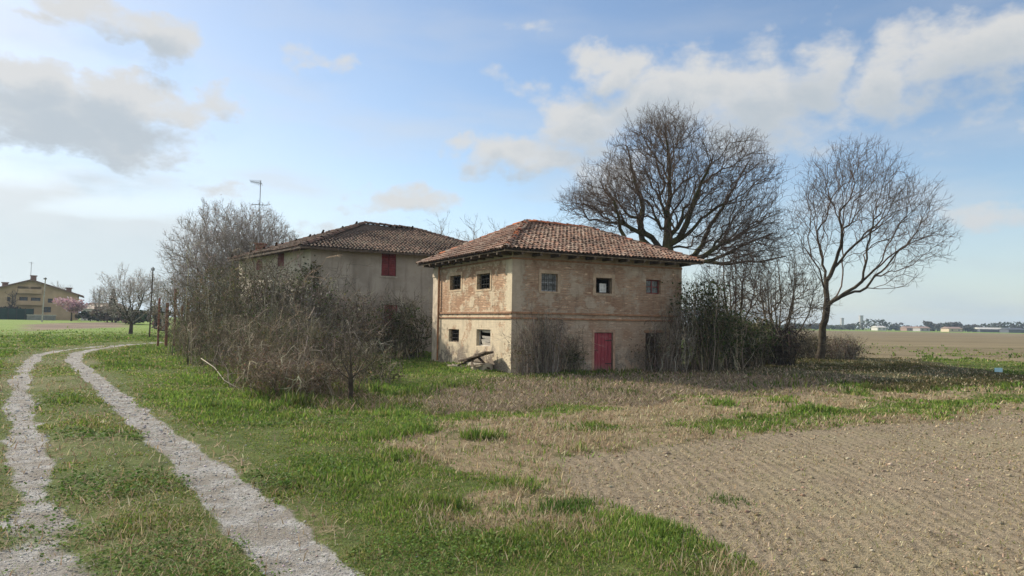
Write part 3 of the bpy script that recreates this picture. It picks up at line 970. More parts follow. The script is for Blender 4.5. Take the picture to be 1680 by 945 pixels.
# long pale cane bowed over the grass
pc = MB().tube([at(330, 588, 24), at(352, 603, 22.5), at(368, 624, 21.4), at(385, 634, 20.8), at(410, 639.5, 20.4), at(425, 634, 20.6), at(437, 622, 21)], [.016, .015, .014, .013, .012, .01, .006], 5)
tag(pc.build('fallen_cane', plain('cane_pale', (0.30, 0.265, 0.205)), None, True), 'long pale bare cane bowed down to the grass before the brambles', 'branch')

VINE = 'dry climbers and bushes along the barn front'
for u, Y, h, r_, n, mt, lab, lv, ar in [
    (858, 27.7, 1.9, 0.55, 50, S_CANE, 'dead grey climber drooping round the barn corner', G_DRY, (1.8, 2.9)),
    (900, 29.0, 2.6, 0.85, 100, S_CANE, 'tangle of grey hanging vines under the leftmost shaded barn window', G_DRY, (1.8, 2.9)),
    (940, 29.6, 1.5, 0.7, 60, S_BRAM, 'dark leafy bush growing against the barn just left of the red door', G_IVY, (1.4, 2.6)),
    (1072, 31.2, 2.1, 0.6, 40, S_CANE, 'dry bush choking the dark doorway right of the red door', G_DRY, (1.6, 2.8)),
    (1112, 31.3, 3.2, 0.85, 65, S_CANE, 'tall grey bush with drooping twigs at the right barn corner', G_OLV, (1.3, 2.7)),
]:
    bush('climber', lab, u, Y, h, r_, n, mt, 'bush', VINE, (250, 0.04, lv, (0, .6)), ar, 0.009, 4, 0.5, basespread=0.7)
for u, Y, h, r_, n, mt, lab, lv in [
    (1154, 32.3, 4.3, 1.1, 190, S_BRAM, 'tall ivy-choked bush against the right end of the barn', G_IVY),
    (1190, 33.2, 2.9, 1.2, 170, S_BRAM, 'dark green overgrown bush right of the barn with drooping stems', G_IVY),
    (1222, 35.5, 2.5, 1.3, 200, S_BRAM, 'dark twiggy bush at the right edge of the overgrowth', G_IVY),
    (1316, 46, 1.5, 1.3, 150, S_BRAM, 'low scrubby bush left of the leaning tree trunk', G_OLV),
    (1385, 45.5, 1.3, 1.1, 120, S_CANE, 'low thorny bush right of the leaning tree trunk', G_DRY),
    (1350, 48.5, 1.3, 1.6, 140, S_BRAM, 'dark straggling bush behind the leaning tree trunk', G_DRY),
]:
    bush('shrub', lab, u, Y, h, r_, n, mt, 'shrub', 'shrubs between the barn and the leaning tree', (3600 if lv is G_IVY else 700, 0.06, lv, (0, .95)), (1.5, 2.8), 0.011, 4, 0.6, basespread=0.75)
bush('brush_pile', 'dark heap of cut brushwood behind the overgrowth, left of the leaning tree', 1258, 38.5, 2.1, 1.9, 420, S_DARK, 'brushwood', None, (1500, .07, [(0.05, 0.042, 0.035), (0.08, 0.065, 0.05)], (0, .9)), (2.0, 3.0), 0.02, 3, 0.5, basespread=0.8)

# ------------------------------------------------------------------ the barn
def brick_wall_mat(name, brick_a, brick_b, plaster, low_pl, lit=True):
    m = Mat(name, 0.95, 0.1)
    x = m.xyz(); s = m.math('ADD', x[0], x[1]); z = x[2]
    vec = m.comb(s, z, 0.0)
    br = m.new('ShaderNodeTexBrick'); m.put(br.inputs['Vector'], vec)
    br.inputs['Scale'].default_value = 1.0; br.inputs['Brick Width'].default_value = 0.28; br.inputs['Row Height'].default_value = 0.075
    br.inputs['Mortar Size'].default_value = 0.012; br.inputs['Bias'].default_value = -0.1
    br.inputs['Color1'].default_value = (*brick_a, 1); br.inputs['Color2'].default_value = (*brick_b, 1); br.inputs['Mortar'].default_value = (0.34, 0.29, 0.22, 1)
    big = m.noise(0.9, 5, vec); mid = m.noise(3.2, 6, vec, 0.7); fine = m.noise(17, 4, vec)
    streak = m.noise(1.0, 5, m.comb(m.math('MULTIPLY', s, 2.4), m.math('MULTIPLY', z, 9.0), 3.0))
    brick = m.mix(m.rng(big, 0.3, 0.7), br.outputs['Color'], tuple(q * 0.72 for q in brick_a))
    brick = m.mix(m.rng(streak, 0.55, 0.72), brick, tuple(min(1, q * 1.55) for q in brick_b))
    pl = m.mix(m.rng(mid, 0.3, 0.7), tuple(q * 0.8 for q in plaster), plaster)
    pl = m.mix(m.rng(fine, 0.55, 0.8), pl, tuple(q * 0.65 for q in plaster))
    jag = m.math('SUBTRACT', mid, 0.5)
    zz = m.math('ADD', z, m.math('MULTIPLY', jag, 1.6))
    # worn plaster below the string course, patches above, a pale corner strip
    low = m.math('MULTIPLY', m.rng(zz, 2.62, 2.42), low_pl)
    patch = m.math('MULTIPLY', m.rng(m.noise(0.75, 6, m.comb(s, z, 8.0), 0.7), 0.49, 0.57), 0.8)
    corner = m.rng(m.math('ADD', s, m.math('MULTIPLY', jag, 1.8)), 0.75, 0.45)
    top = m.rng(zz, 4.55, 4.75)
    f = m.math('MAXIMUM', m.math('MAXIMUM', low, patch), m.math('MAXIMUM', corner, m.math('MULTIPLY', top, 0.7)))
    brick = m.mix(m.rng(m.noise(1.0, 4, m.comb(m.math('MULTIPLY', s, 3.0), m.math('MULTIPLY', z, 14.0), 9.0), 0.7), 0.5, 0.68), brick, tuple(q * 0.55 for q in brick_a))
    col = m.mix(f, brick, pl)
    # bare brick again where the low plaster has dropped off near the ground
    show = m.math('MULTIPLY', m.rng(zz, 2.7, 2.4), m.rng(m.noise(1.1, 6, m.comb(s, z, 12.0), 0.7), 0.55, 0.59))
    col = m.mix(m.math('MULTIPLY', show, 0.8), col, brick)
    fall = m.math('MULTIPLY', m.rng(zz, 1.35, 0.6), m.rng(m.noise(1.3, 6, m.comb(s, z, 2.0), 0.7), 0.46, 0.52))
    col = m.mix(fall, col, m.mix(m.rng(fine, 0.4, 0.6), (0.30, 0.27, 0.22), (0.20, 0.15, 0.11)))
    # grime streaks
    gr = m.noise(1.0, 5, m.comb(m.math('MULTIPLY', s, 4.0), m.math('MULTIPLY', z, 0.5), 5.0))
    col = m.mix(m.math('MULTIPLY', m.rng(gr, 0.52, 0.75), 0.45), col, (0.14, 0.115, 0.085))
    h = m.math('ADD', m.math('MULTIPLY', br.outputs['Fac'], m.math('SUBTRACT', m.math('MULTIPLY', f, 0.9), 1.0)), m.math('MULTIPLY', fine, 0.8))
    m.bump(m.math('ADD', h, m.math('MULTIPLY', f, 1.2)), 0.8, 0.02)
    return m.col(col)


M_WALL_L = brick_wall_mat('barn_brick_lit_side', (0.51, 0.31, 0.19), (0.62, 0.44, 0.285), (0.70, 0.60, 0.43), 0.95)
M_WALL_R = brick_wall_mat('barn_brick_shaded_front', (0.42, 0.265, 0.175), (0.51, 0.375, 0.265), (0.47, 0.39, 0.30), 0.4)  # darker copy: shade of the front put into brick and plaster
M_PLASTER = plain('old_plaster', (0.52, 0.44, 0.33), 0.95, 0.25, 2.5, bump=0.4)
M_BAND = plain('brick_band', (0.30, 0.17, 0.10), 0.95, 0.3, 4, bump=0.4)
M_WOOD = plain('grey_wood', (0.20, 0.155, 0.11), 0.9, 0.35, 5, bump=0.4)
M_WOODD = plain('dark_wood', (0.10, 0.075, 0.055), 0.9, 0.35, 5, bump=0.4)
M_BOARD = plain('pale_board', (0.52, 0.49, 0.43), 0.85, 0.2, 5)
M_IRON = plain('iron', (0.045, 0.04, 0.036), 0.7, 0.3, 9)
M_DOOR = plain('red_door_paint', (0.30, 0.040, 0.055), 0.6, 0.22, 3, spec=0.35, bump=0.2)
def door_paint():
    m = Mat('weathered_red_paint', 0.65, 0.3)
    x = m.xyz()
    st = m.noise(1.0, 6, m.comb(m.math('MULTIPLY', x[0], 22.0), m.math('MULTIPLY', x[1], 22.0), m.math('MULTIPLY', x[2], 1.4)), .7)
    pa = m.noise(3.5, 6, None, .7)
    c = m.mix(m.rng(st, .35, .65), (0.20, 0.030, 0.042), (0.33, 0.060, 0.072))
    c = m.mix(m.math('MULTIPLY', m.rng(pa, .55, .68), .6), c, (0.34, 0.15, 0.14))
    foot = m.rng(m.math('ADD', x[2], m.math('MULTIPLY', pa, .5)), .75, .25)
    c = m.mix(m.math('MULTIPLY', foot, .75), c, (0.16, 0.12, 0.09))
    m.bump(st, .4, .01)
    return m.col(c)


M_DOOR = door_paint()
M_SHUT = plain('red_shutter_paint', (0.17, 0.035, 0.035), 0.7, 0.3, 3, bump=0.2)
M_STONE = plain('stone', (0.40, 0.36, 0.29), 0.95, 0.3, 4, bump=0.5)
M_RUST = plain('rust', (0.20, 0.085, 0.06), 0.85, 0.35, 5, bump=0.3)
M_PIPE = plain('copper_pipe', (0.33, 0.16, 0.075), 0.7, 0.3, 5)
M_GREY = plain('grey_metal', (0.30, 0.31, 0.32), 0.5, 0.15, 6, spec=0.5)


def glass_mat():
    m = Mat('dusty_glass', 0.25, 0.5)
    return m.col(m.mix(m.rng(m.noise(7, 4), 0.35, 0.65), (0.05, 0.055, 0.055), (0.15, 0.16, 0.155)))


M_GLASS = glass_mat()

TH = R(28.2)
BC = np.array([0.0, 28.5, 0.0]); BC[2] = h1(0, 28.5) - 0.05
LA = np.array([math.cos(TH), math.sin(TH), 0]); LB = np.array([-math.sin(TH), math.cos(TH), 0])
BX, BY, BZ = 9.15, 8.55, 5.12


def wall_hit(u, v, P0, D, N):
    d = ray(u, v); t = ((P0 - CAM) @ N) / (d @ N); p = CAM + d * t - P0
    return p @ D, p[2]


def rect_on(u0, u1, v0, v1, P0, D, N):
    um, vm = (u0 + u1) / 2, (v0 + v1) / 2
    s0 = wall_hit(u0, vm, P0, D, N)[0]; s1 = wall_hit(u1, vm, P0, D, N)[0]
    z1 = wall_hit(um, v0, P0, D, N)[1]; z0 = wall_hit(um, v1, P0, D, N)[1]
    return min(s0, s1), max(s0, s1), z0, z1


def panel(L, Hh, ops, depth, f3):
    """a wall sheet L x Hh with rectangular openings, each with reveals of the given depth; f3(s, d, z) -> 3D"""
    xs = sorted({0.0, L, *[o[0] for o in ops], *[o[1] for o in ops]}); zs = sorted({-0.4, Hh, *[max(-0.4, o[2]) for o in ops], *[o[3] for o in ops]})
    mb = MB()
    for i in range(len(xs) - 1):
        for j in range(len(zs) - 1):
            cx, cz = (xs[i] + xs[i + 1]) / 2, (zs[j] + zs[j + 1]) / 2
            if any(o[0] < cx < o[1] and o[2] < cz < o[3] for o in ops): continue
            mb.add([f3(xs[i], 0, zs[j]), f3(xs[i + 1], 0, zs[j]), f3(xs[i + 1], 0, zs[j + 1]), f3(xs[i], 0, zs[j + 1])], [(0, 1, 2, 3)])
    for a, b, c, d in ops:
        c = max(c, -0.4)
        k = [(a, c), (b, c), (b, d), (a, d)]
        for q in range(4):
            p, r_ = k[q], k[(q + 1) % 4]
            mb.add([f3(p[0], 0, p[1]), f3(r_[0], 0, r_[1]), f3(r_[0], depth, r_[1]), f3(p[0], depth, p[1])], [(0, 1, 2, 3)])
    return mb


def window(parent, f3, o, mat_frame, depth, bars=0, sash=None, surround=None, smat=None, pane=True):
    a, b, c, d = o; w = 0.05
    mb = MB()

    def bx(mb, s0, s1, d0, d1, z0, z1):
        mb.add([f3(s0, d0, z0), f3(s1, d0, z0), f3(s1, d1, z0), f3(s0, d1, z0), f3(s0, d0, z1), f3(s1, d0, z1), f3(s1, d1, z1), f3(s0, d1, z1)],
               [(3, 2, 1, 0), (4, 5, 6, 7), (0, 1, 5, 4), (1, 2, 6, 5), (2, 3, 7, 6), (3, 0, 4, 7)])
    bx(mb, a + .004, a + w, depth - .08, depth - .02, c + .004, d - .004); bx(mb, b - w, b - .004, depth - .08, depth - .02, c + .004, d - .004)
    bx(mb, a + w, b - w, depth - .08, depth - .02, c + .004, c + w); bx(mb, a + w, b - w, depth - .08, depth - .02, d - w, d - .004)
    if sash:
        m_ = (a + b) / 2
        bx(mb, m_ - .022, m_ + .022, depth - .075, depth - .025, c + w, d - w)
        zc = (c + d) / 2
        bx(mb, a + w, m_ - .022, depth - .07, depth - .03, zc - .018, zc + .018); bx(mb, m_ + .022, b - w, depth - .07, depth - .03, zc - .018, zc + .018)
    fr = mb.build('window', mat_frame, parent)
    if pane:
        p = MB(); q = depth - .05
        p.add([f3(a + w, q, c + w), f3(b - w, q, c + w), f3(b - w, q, d - w), f3(a + w, q, d - w)], [(0, 1, 2, 3)])
        p.build('pane', M_GLASS, fr)
    if bars:
        g = MB()
        for i in range(bars):
            s = a + (b - a) * (i + 1) / (bars + 1)
            g.tube([f3(s, .09, c), f3(s, .09, d)], .013, 5)
        for k in (0.33, 0.67):
            z = c + (d - c) * k
            g.tube([f3(a, .105, z), f3(b, .105, z)], .011, 5)
        g.build('iron_grille', M_IRON, fr)
    if surround:
        s = MB(); e = surround
        bx(s, a - e, b + e, -.018, .004, d, d + e * 1.1); bx(s, a - e, a, -.018, .004, c - e * .6, d); bx(s, b, b + e, -.018, .004, c - e * .6, d); bx(s, a, b, -.018, .004, c - e * .6, c)
        s.build('surround', smat or M_PLASTER, fr)
    return fr


TILE_COLS = {'barn': [(0.25, 0.145, 0.105), (0.30, 0.175, 0.12), (0.20, 0.13, 0.10), (0.29, 0.215, 0.165), (0.18, 0.12, 0.095), (0.35, 0.27, 0.21)],
             'old': [(0.125, 0.085, 0.065), (0.155, 0.10, 0.075), (0.09, 0.068, 0.055), (0.14, 0.115, 0.085), (0.18, 0.12, 0.085)],
             'ridge': [(0.46, 0.16, 0.075), (0.40, 0.135, 0.07), (0.33, 0.14, 0.085)],
             'oldridge': [(0.17, 0.10, 0.075), (0.13, 0.09, 0.07)]}


def barrel(V, Q, C, p, ax, side, nrm, L, r0, r1, col, lift=0.0):
    n = 5; off = len(V)
    for e, rr in ((0, r0), (1, r1)):
        for k in range(n):
            th = math.pi * k / (n - 1)
            V.append(p + ax * (L * e) + side * (rr * math.cos(th)) + nrm * (rr * 0.85 * math.sin(th) + lift * (1 - e)))
            C.append(col)
    for k in range(n - 1):
        Q.append((off + k, off + k + 1, off + n + k + 1, off + n + k))


def tiled_plane(V, Q, C, poly, cols, dx=0.205, dy=0.34, sag=0.03, seed=1):
    """poly: eave start, eave end, then the upper corners"""
    poly = [np.asarray(p, float) for p in poly]
    A, B = poly[0], poly[1]
    ex = B - A; Lx = np.linalg.norm(ex); ex /= Lx
    N = np.cross(ex, poly[2] - B); N /= np.linalg.norm(N)
    if N[2] < 0: N = -N
    ey = np.cross(N, ex)
    if ey @ (poly[2] - A) < 0: ey = -ey
    p2 = np.array([((p - A) @ ex, (p - A) @ ey) for p in poly])
    Ly = p2[:, 1].max()
    off = len(V)
    for p in poly: V.append(p - N * 0.02); C.append((0.09, 0.065, 0.05))
    Q.append(tuple(off + k for k in range(len(poly))))
    cols = np.array(cols)
    gx = np.arange(-0.02, Lx, dx); gy = np.arange(-0.05, Ly, dy)
    X, Yy = np.meshgrid(gx, gy); ok = inside(X.ravel(), (Yy + dy * .6).ravel(), p2) | (inside(X.ravel(), (Yy + dy * .25).ravel(), p2))
    for x, y in zip(X.ravel()[ok], Yy.ravel()[ok]):
        pn = vnoise(x, y, 1.6, seed)
        c = (cols[int(rng.integers(0, len(cols)))] * .7 + cols.mean(0) * .3) * rng.uniform(0.84, 1.16) * (0.7 + 0.6 * pn)
        j = rng.normal(0, .012)
        ax = ey + ex * rng.normal(0, .03); ax /= np.linalg.norm(ax)
        wob = (fbm(x, y, 2.5, seed + 3, 2) - .5) * 2 * sag
        barrel(V, Q, C, A + ex * (x + j) + ey * (y + rng.normal(0, .015)) + N * (wob + rng.normal(0, .006)), ax, ex, N, dy * 1.12, 0.092, 0.075, c, 0.03)


def ridge_row(V, Q, C, a, b, cols, r=0.13, step=0.36):
    a = np.asarray(a, float); b = np.asarray(b, float)
    d = b - a; L = np.linalg.norm(d); d /= L
    side = np.cross(d, np.array([0, 0, 1.0])); side /= np.linalg.norm(side); nrm = np.cross(side, d)
    n = max(1, int(L / step)); cols = np.array(cols)
    for k in range(n):
        c = cols[int(rng.integers(0, len(cols)))] * rng.uniform(.8, 1.25)
        barrel(V, Q, C, a + d * (k * L / n) + nrm * rng.normal(0, .01) + side * rng.normal(0, .012), d, side, nrm, L / n * 1.12, r, r * .85, c, 0.02)


def roof_mesh(name, V, Q, C, parent, mat=None):
    quads = np.array([q for q in Q if len(q) == 4]); tris = [q for q in Q if len(q) == 3]
    fs = [quads] + ([np.array(tris)] if tris else [])
    return link(name, mesh_np(name, np.array(V), fs, col=np.array(C)), mat or M_TILE, parent)


def build_barn():
    root = empty('brick_barn', BC, TH, 'small old brick barn with barred windows, a red door and hipped tile roof', 'barn')
    rectR = lambda *k: rect_on(*k, BC, LA, LB)
    rectL = lambda *k: rect_on(*k, BC, LB, LA)
    fR = lambda s, d, z: (s, d, z)                # front wall: outward is -y
    fL = lambda s, d, z: (d, s, z)                # side wall: outward is -x
    w1 = rectR(888, 915, 449, 478); w2 = rectR(977.5, 1004, 456, 481.5); w3 = rectR(1060, 1084, 459, 482)
    dr = rectR(974.5, 1005.5, 545.5, 607); dr = (dr[0], dr[1], 0.02, dr[3])
    dk = rectR(1059, 1086, 546, 607); dk = (dk[0], dk[1], 0.02, dk[3])
    a1 = rectL(738.5, 756.5, 452, 475.5); a2 = rectL(783, 804.5, 449, 474.5)
    b1 = rectL(736, 753, 540, 561); b2 = rectL(781.5, 804.5, 540.5, 568)
    DEP = 0.22
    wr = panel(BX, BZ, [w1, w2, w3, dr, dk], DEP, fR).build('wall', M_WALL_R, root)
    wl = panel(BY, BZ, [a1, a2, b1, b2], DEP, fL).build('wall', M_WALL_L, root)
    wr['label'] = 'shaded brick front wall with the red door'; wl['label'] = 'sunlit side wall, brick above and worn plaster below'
    bk = MB()
    bk.add([(0, BY, -.4), (BX, BY, -.4), (BX, BY, BZ), (0, BY, BZ)], [(0, 1, 2, 3)])
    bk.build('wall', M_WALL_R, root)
    bk = MB()
    bk.add([(BX, 0, -.4), (BX, BY, -.4), (BX, BY, BZ), (BX, 0, BZ)], [(0, 1, 2, 3)])
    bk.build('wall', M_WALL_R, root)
    fl = MB(); fl.box((0.02, 0.02, 2.45), (BX - .02, BY - .02, 2.55)); fl.build('upper_floor', M_WOODD, root)
    # pale corner strip at the far end of the side wall, and the corner at the front
    pl = MB(); pl.box((-.07, BY - .62, -.3), (.0, BY + .03, BZ - .72)); pl.box((-.10, BY - .66, BZ - .72), (.0, BY + .05, BZ - .55)); pl.box((-.07, BY - .62, BZ - .55), (0, BY + .03, BZ - .02))
    pl.build('pilaster', M_PLASTER, root)
    MB().tube([(-.09, BY - .80, BZ - .1), (-.09, BY - .80, .15)], .045, 7).build('drainpipe', M_PIPE, root)
    # string courses and cornice
    zb = wall_hit(840, 515, BC, LA, LB)[1]
    for nm, f3, L in (('string_course', fR, BX), ('string_course', fL, BY - .62)):
        s = MB()
        for z0, z1, pr in ((zb - .20, zb - .13, .05), (zb + .02, zb + .10, .06)):
            p = [f3(-pr if f3 is fR else 0.0, -pr, z0), f3(L, -pr, z0), f3(L, .0, z0), f3(-pr if f3 is fR else 0.0, .0, z0)]
            q = [(a, b, z1) for a, b, _ in p]
            s.add(p + q, [(3, 2, 1, 0), (4, 5, 6, 7), (0, 1, 5, 4), (1, 2, 6, 5), (2, 3, 7, 6), (3, 0, 4, 7)])
        s.build(nm, M_BAND, root)
        s = MB()
        for z0, z1, pr in ((BZ - .36, BZ - .29, .045),):
            p = [f3(-pr if f3 is fR else 0.0, -pr, z0), f3(L, -pr, z0), f3(L, .0, z0), f3(-pr if f3 is fR else 0.0, .0, z0)]
            q = [(a, b, z1) for a, b, _ in p]
            s.add(p + q, [(3, 2, 1, 0), (4, 5, 6, 7), (0, 1, 5, 4), (1, 2, 6, 5), (2, 3, 7, 6), (3, 0, 4, 7)])
        s.build('cornice', M_BAND, root)
    # windows
    M_SUR = plain('faded_surround', (0.41, 0.31, 0.22), 0.95, 0.25, 3, bump=0.4)
    M_SUL = plain('worn_surround', (0.50, 0.38, 0.25), 0.95, 0.25, 3, bump=0.4)
    window(root, fR, w1, M_GREY, DEP, 3, True, .13, M_SUR)
    w = window(root, fR, w2, M_WOODD, DEP, 0, None, .16, M_SUR, pane=False)
    # white sash inside the second window; its pale sheet paints daylight from a far window
    a, b, c, d = w2; s0 = a + (b - a) * .45; s1 = a + (b - a) * .86
    ca = MB(); z0, z1 = c + .06, c + (d - c) * .66; yy = DEP + .05
    for (p0, p1, q0, q1) in ((s0, s0 + .05, z0, z1), (s1 - .05, s1, z0, z1), (s0 + .05, s1 - .05, z1 - .05, z1), (s0 + .05, s1 - .05, z0, z0 + .05)):
        ca.box((p0, yy, q0), (p1, yy + .04, q1))
    m_ = (s0 + s1) / 2; ca.box((m_ - .02, yy + .002, z0 + .05), (m_ + .02, yy + .038, z1 - .05)); ca.box((s0 + .05, yy + .004, (z0 + z1) / 2 - .02), (m_ - .02, yy + .036, (z0 + z1) / 2 + .02)); ca.box((m_ + .02, yy + .004, (z0 + z1) / 2 - .02), (s1 - .05, yy + .036, (z0 + z1) / 2 + .02))
    cs = ca.build('casement', plain('white_casement', (0.72, 0.72, 0.70), 0.6, 0.1), w)
    MB().add([(s0 + .05, yy + .02, z0 + .05), (s1 - .05, yy + .02, z0 + .05), (s1 - .05, yy + .02, z1 - .05), (s0 + .05, yy + .02, z1 - .05)], [(0, 1, 2, 3)]).build('pale_pane', plain('daylit_pane', (0.55, 0.55, 0.54), 0.9, 0.15), w)
    window(root, fR, w3, M_SHUT, DEP, 0, True, None)
    window(root, fL, a1, M_WOOD, DEP, 3, None, .13, M_SUL, pane=False)
    window(root, fL, a2, M_WOOD, DEP, 4, None, .13, M_SUL, pane=False)
    window(root, fL, b1, M_WOOD, DEP, 3, None, None, pane=False)
    w = window(root, fL, b2, M_BOARD, DEP, 0, None, None, pane=False)
    a, b, c, d = b2; bd = MB(); hgt = (d - c) / 6
    for k in range(5):
        z = c + .06 + k * hgt * 1.1
        if k == 3: continue
        bd.obox((DEP * .6 - .02 * (k % 2), (a * .62 + b * .38) if k != 1 else (a * .6 + b * .4), z + hgt * .42), (.012, 0, .004), (0, (b - a) * .36, .012 * (-1) ** k), (-.02, 0, hgt * .44))
    bd.build('boarding', M_BOARD, w)
    # red door
    a, b, c, d = dr
    mb = MB(); nb = 5
    for k in range(nb):
        x0 = a + .03 + (b - a - .06) * k / nb; x1 = a + .03 + (b - a - .06) * (k + 1) / nb
        mb.box((x0 + .008, .06 + .006 * (k % 2), c + .03 + .012 * (k % 3)), (x1 - .008, .10, d - .02))
    mb.box((a + .03, .102, c + .06), (b - .03, .12, d - .05))
    do = mb.build('door', M_DOOR, root)
    MB().tube([(a + .10, .045, c + .95), (a + .10, .02, c + .95), (a + .24, .02, c + .95)], .012, 6).build('latch', M_IRON, do)
    for z in (c + .35, d - .35): MB().box((b - .38, .045, z - .02), (b - .04, .056, z + .02)).build('hinge', M_IRON, do)
    fr = MB(); fr.box((a - .11, -.02, c), (a, .02, d)); fr.box((b, -.02, c), (b + .11, .02, d)); fr.box((a - .11, -.022, d), (b + .11, .02, d + .13)); fr.build('door_frame', plain('door_surround', (0.36, 0.24, 0.17), 0.95, 0.25, 4), root)
    MB().box((a - .15, -.35, -.3), (b + .15, -.03, .035)).build('doorstep', M_STONE, root)
    a, b, c, d = dk
    MB().box((a - .1, -.03, d), (b + .1, .02, d + .12)).build('lintel', M_BAND, root)
    # roof
    ov = 0.72; e = BZ - 0.02
    E0, E1, E2, E3 = (np.array(p, float) for p in ((-ov, -ov, e), (BX + ov, -ov, e), (BX + ov, BY + ov, e), (-ov, BY + ov, e)))
    r1 = np.array((3.05, BY / 2, e + 1.98)); r2 = np.array((6.55, BY / 2, e + 1.93))
    V, Q, C = [], [], []
    tiled_plane(V, Q, C, [E0, E1, r2, r1], TILE_COLS['barn'], seed=1)
    tiled_plane(V, Q, C, [E3, E0, r1], TILE_COLS['barn'], seed=5)
    tiled_plane(V, Q, C, [E1, E2, r2], TILE_COLS['barn'], seed=7)
    tiled_plane(V, Q, C, [E2, E3, r1, r2], TILE_COLS['barn'], seed=9)
    rf = roof_mesh('roof', V, Q, C, root)
    V, Q, C = [], [], []
    up = np.array((0, 0, .015))
    for a_, b_ in ((r1, r2), (E0, r1), (E3, r1), (E1, r2), (E2, r2)):
        ridge_row(V, Q, C, a_ + up, b_ + up, TILE_COLS['ridge'] if a_ is r1 else TILE_COLS['barn'] + TILE_COLS['ridge'])
    for k in range(3):       # loose bright tiles round the peak
        p = r1 + up + np.array((rng.normal(0, .28), rng.normal(-.25, .25), -.10))
        d = unit(np.array((rng.normal(0, 1), rng.normal(0, 1), .1)))
        ridge_row(V, Q, C, p, p + d * .36, TILE_COLS['ridge'], .11)
    roof_mesh('ridge_tiles', V, Q, C, rf)
    so = MB()
    so.add([E0 - (0, 0, .06), E1 - (0, 0, .06), (BX, 0, BZ - .05), (0, 0, BZ - .05)], [(0, 1, 2, 3)])
    so.add([E3 - (0, 0, .06), E0 - (0, 0, .06), (0, 0, BZ - .05), (0, BY, BZ - .05)], [(0, 1, 2, 3)])
    so.add([E1 - (0, 0, .06), E2 - (0, 0, .06), (BX, BY, BZ - .05), (BX, 0, BZ - .05)], [(0, 1, 2, 3)])
    so.add([E2 - (0, 0, .06), E3 - (0, 0, .06), (0, BY, BZ - .05), (BX, BY, BZ - .05)], [(0, 1, 2, 3)])
    so.build('soffit', M_WOODD, rf)
    fb = MB()
    t = .03
    fb.box((-ov, -ov + .03, e - .10), (BX + ov, -ov + .06, e - .045)); fb.box((-ov + .03, -ov + .03, e - .102), (-ov + .06, BY + ov, e - .047))
    fb.build('eaves_board', M_WOOD, rf)
    for k in range(11):
        x = .1 + k * (BX - .2) / 10
        MB().box((x - .05, -ov + .04, e - .2), (x + .05, -.0, e - .065)).build('rafter', M_WOODD, rf)
        y = .1 + k * (BY - .2) / 10
        MB().box((-ov + .04, y - .05, e - .2), (0, y + .05, e - .065)).build('rafter', M_WOODD, rf)
    return root


build_barn()

# broken awning of planks lying against the side wall
def wreck():
    c = BC + LB * 2.2 - LA * 0.55
    g = h1(c[0], c[1])
    root = empty('fallen_planks', (c[0], c[1], g), TH, 'broken grey planks and a slab heaped against the sunlit side wall of the barn', 'planks')
    def pl(p, q, w, t, m):
        p = np.array(p, float); q = np.array(q, float); d = unit(q - p); s = unit(np.cross(d, (0, 0, 1))); n = np.cross(s, d)
        MB().obox((p + q) / 2, (q - p) / 2, s * w, n * t).build('plank', m, root)
    pl((.0, 1.6, .28), (-.1, -.75, .66), .14, .03, M_WOODD)
    pl((.15, 1.0, .40), (.1, -.9, .74), .12, .025, M_WOOD)
    pl((-.1, .9, .3), (.05, -.3, .62), .10, .025, M_WOODD)
    pl((.1, -.2, .64), (.12, -1.05, .80), .22, .035, M_WOODD)
    pl((.3, 1.9, .12), (.2, .2, .55), .09, .02, M_WOOD)
    pl((-.25, 1.3, .1), (.3, .3, .58), .06, .02, M_WOODD)
    pl((-.35, .6, .08), (-.2, -1.1, .30), .10, .02, M_WOOD)
    pl((.2, -.9, .1), (-.05, -.1, .66), .07, .02, M_WOODD)
    pl((-.3, -.2, .1), (.1, .5, .5), .05, .02, M_WOOD)
    MB().box((-.1, -.85, .0), (.42, .75, .30)).build('slab', M_STONE, root, bevel=.02)
    MB().box((-.35, -.5, -.05), (-.08, .3, .16)).build('slab', M_PLASTER, root, bevel=.02)
    for k in range(7):
        x, y = rng.uniform(-.5, .4), rng.uniform(.8, 2.6); s = rng.uniform(.06, .16)
        MB().obox((x, y, s * .4), (s, .02, 0), (-.02, s * .7, .02), (0, 0, s * .5)).build('rubble_stone', M_STONE if k % 2 else M_PLASTER, root, bevel=.015)


wreck()

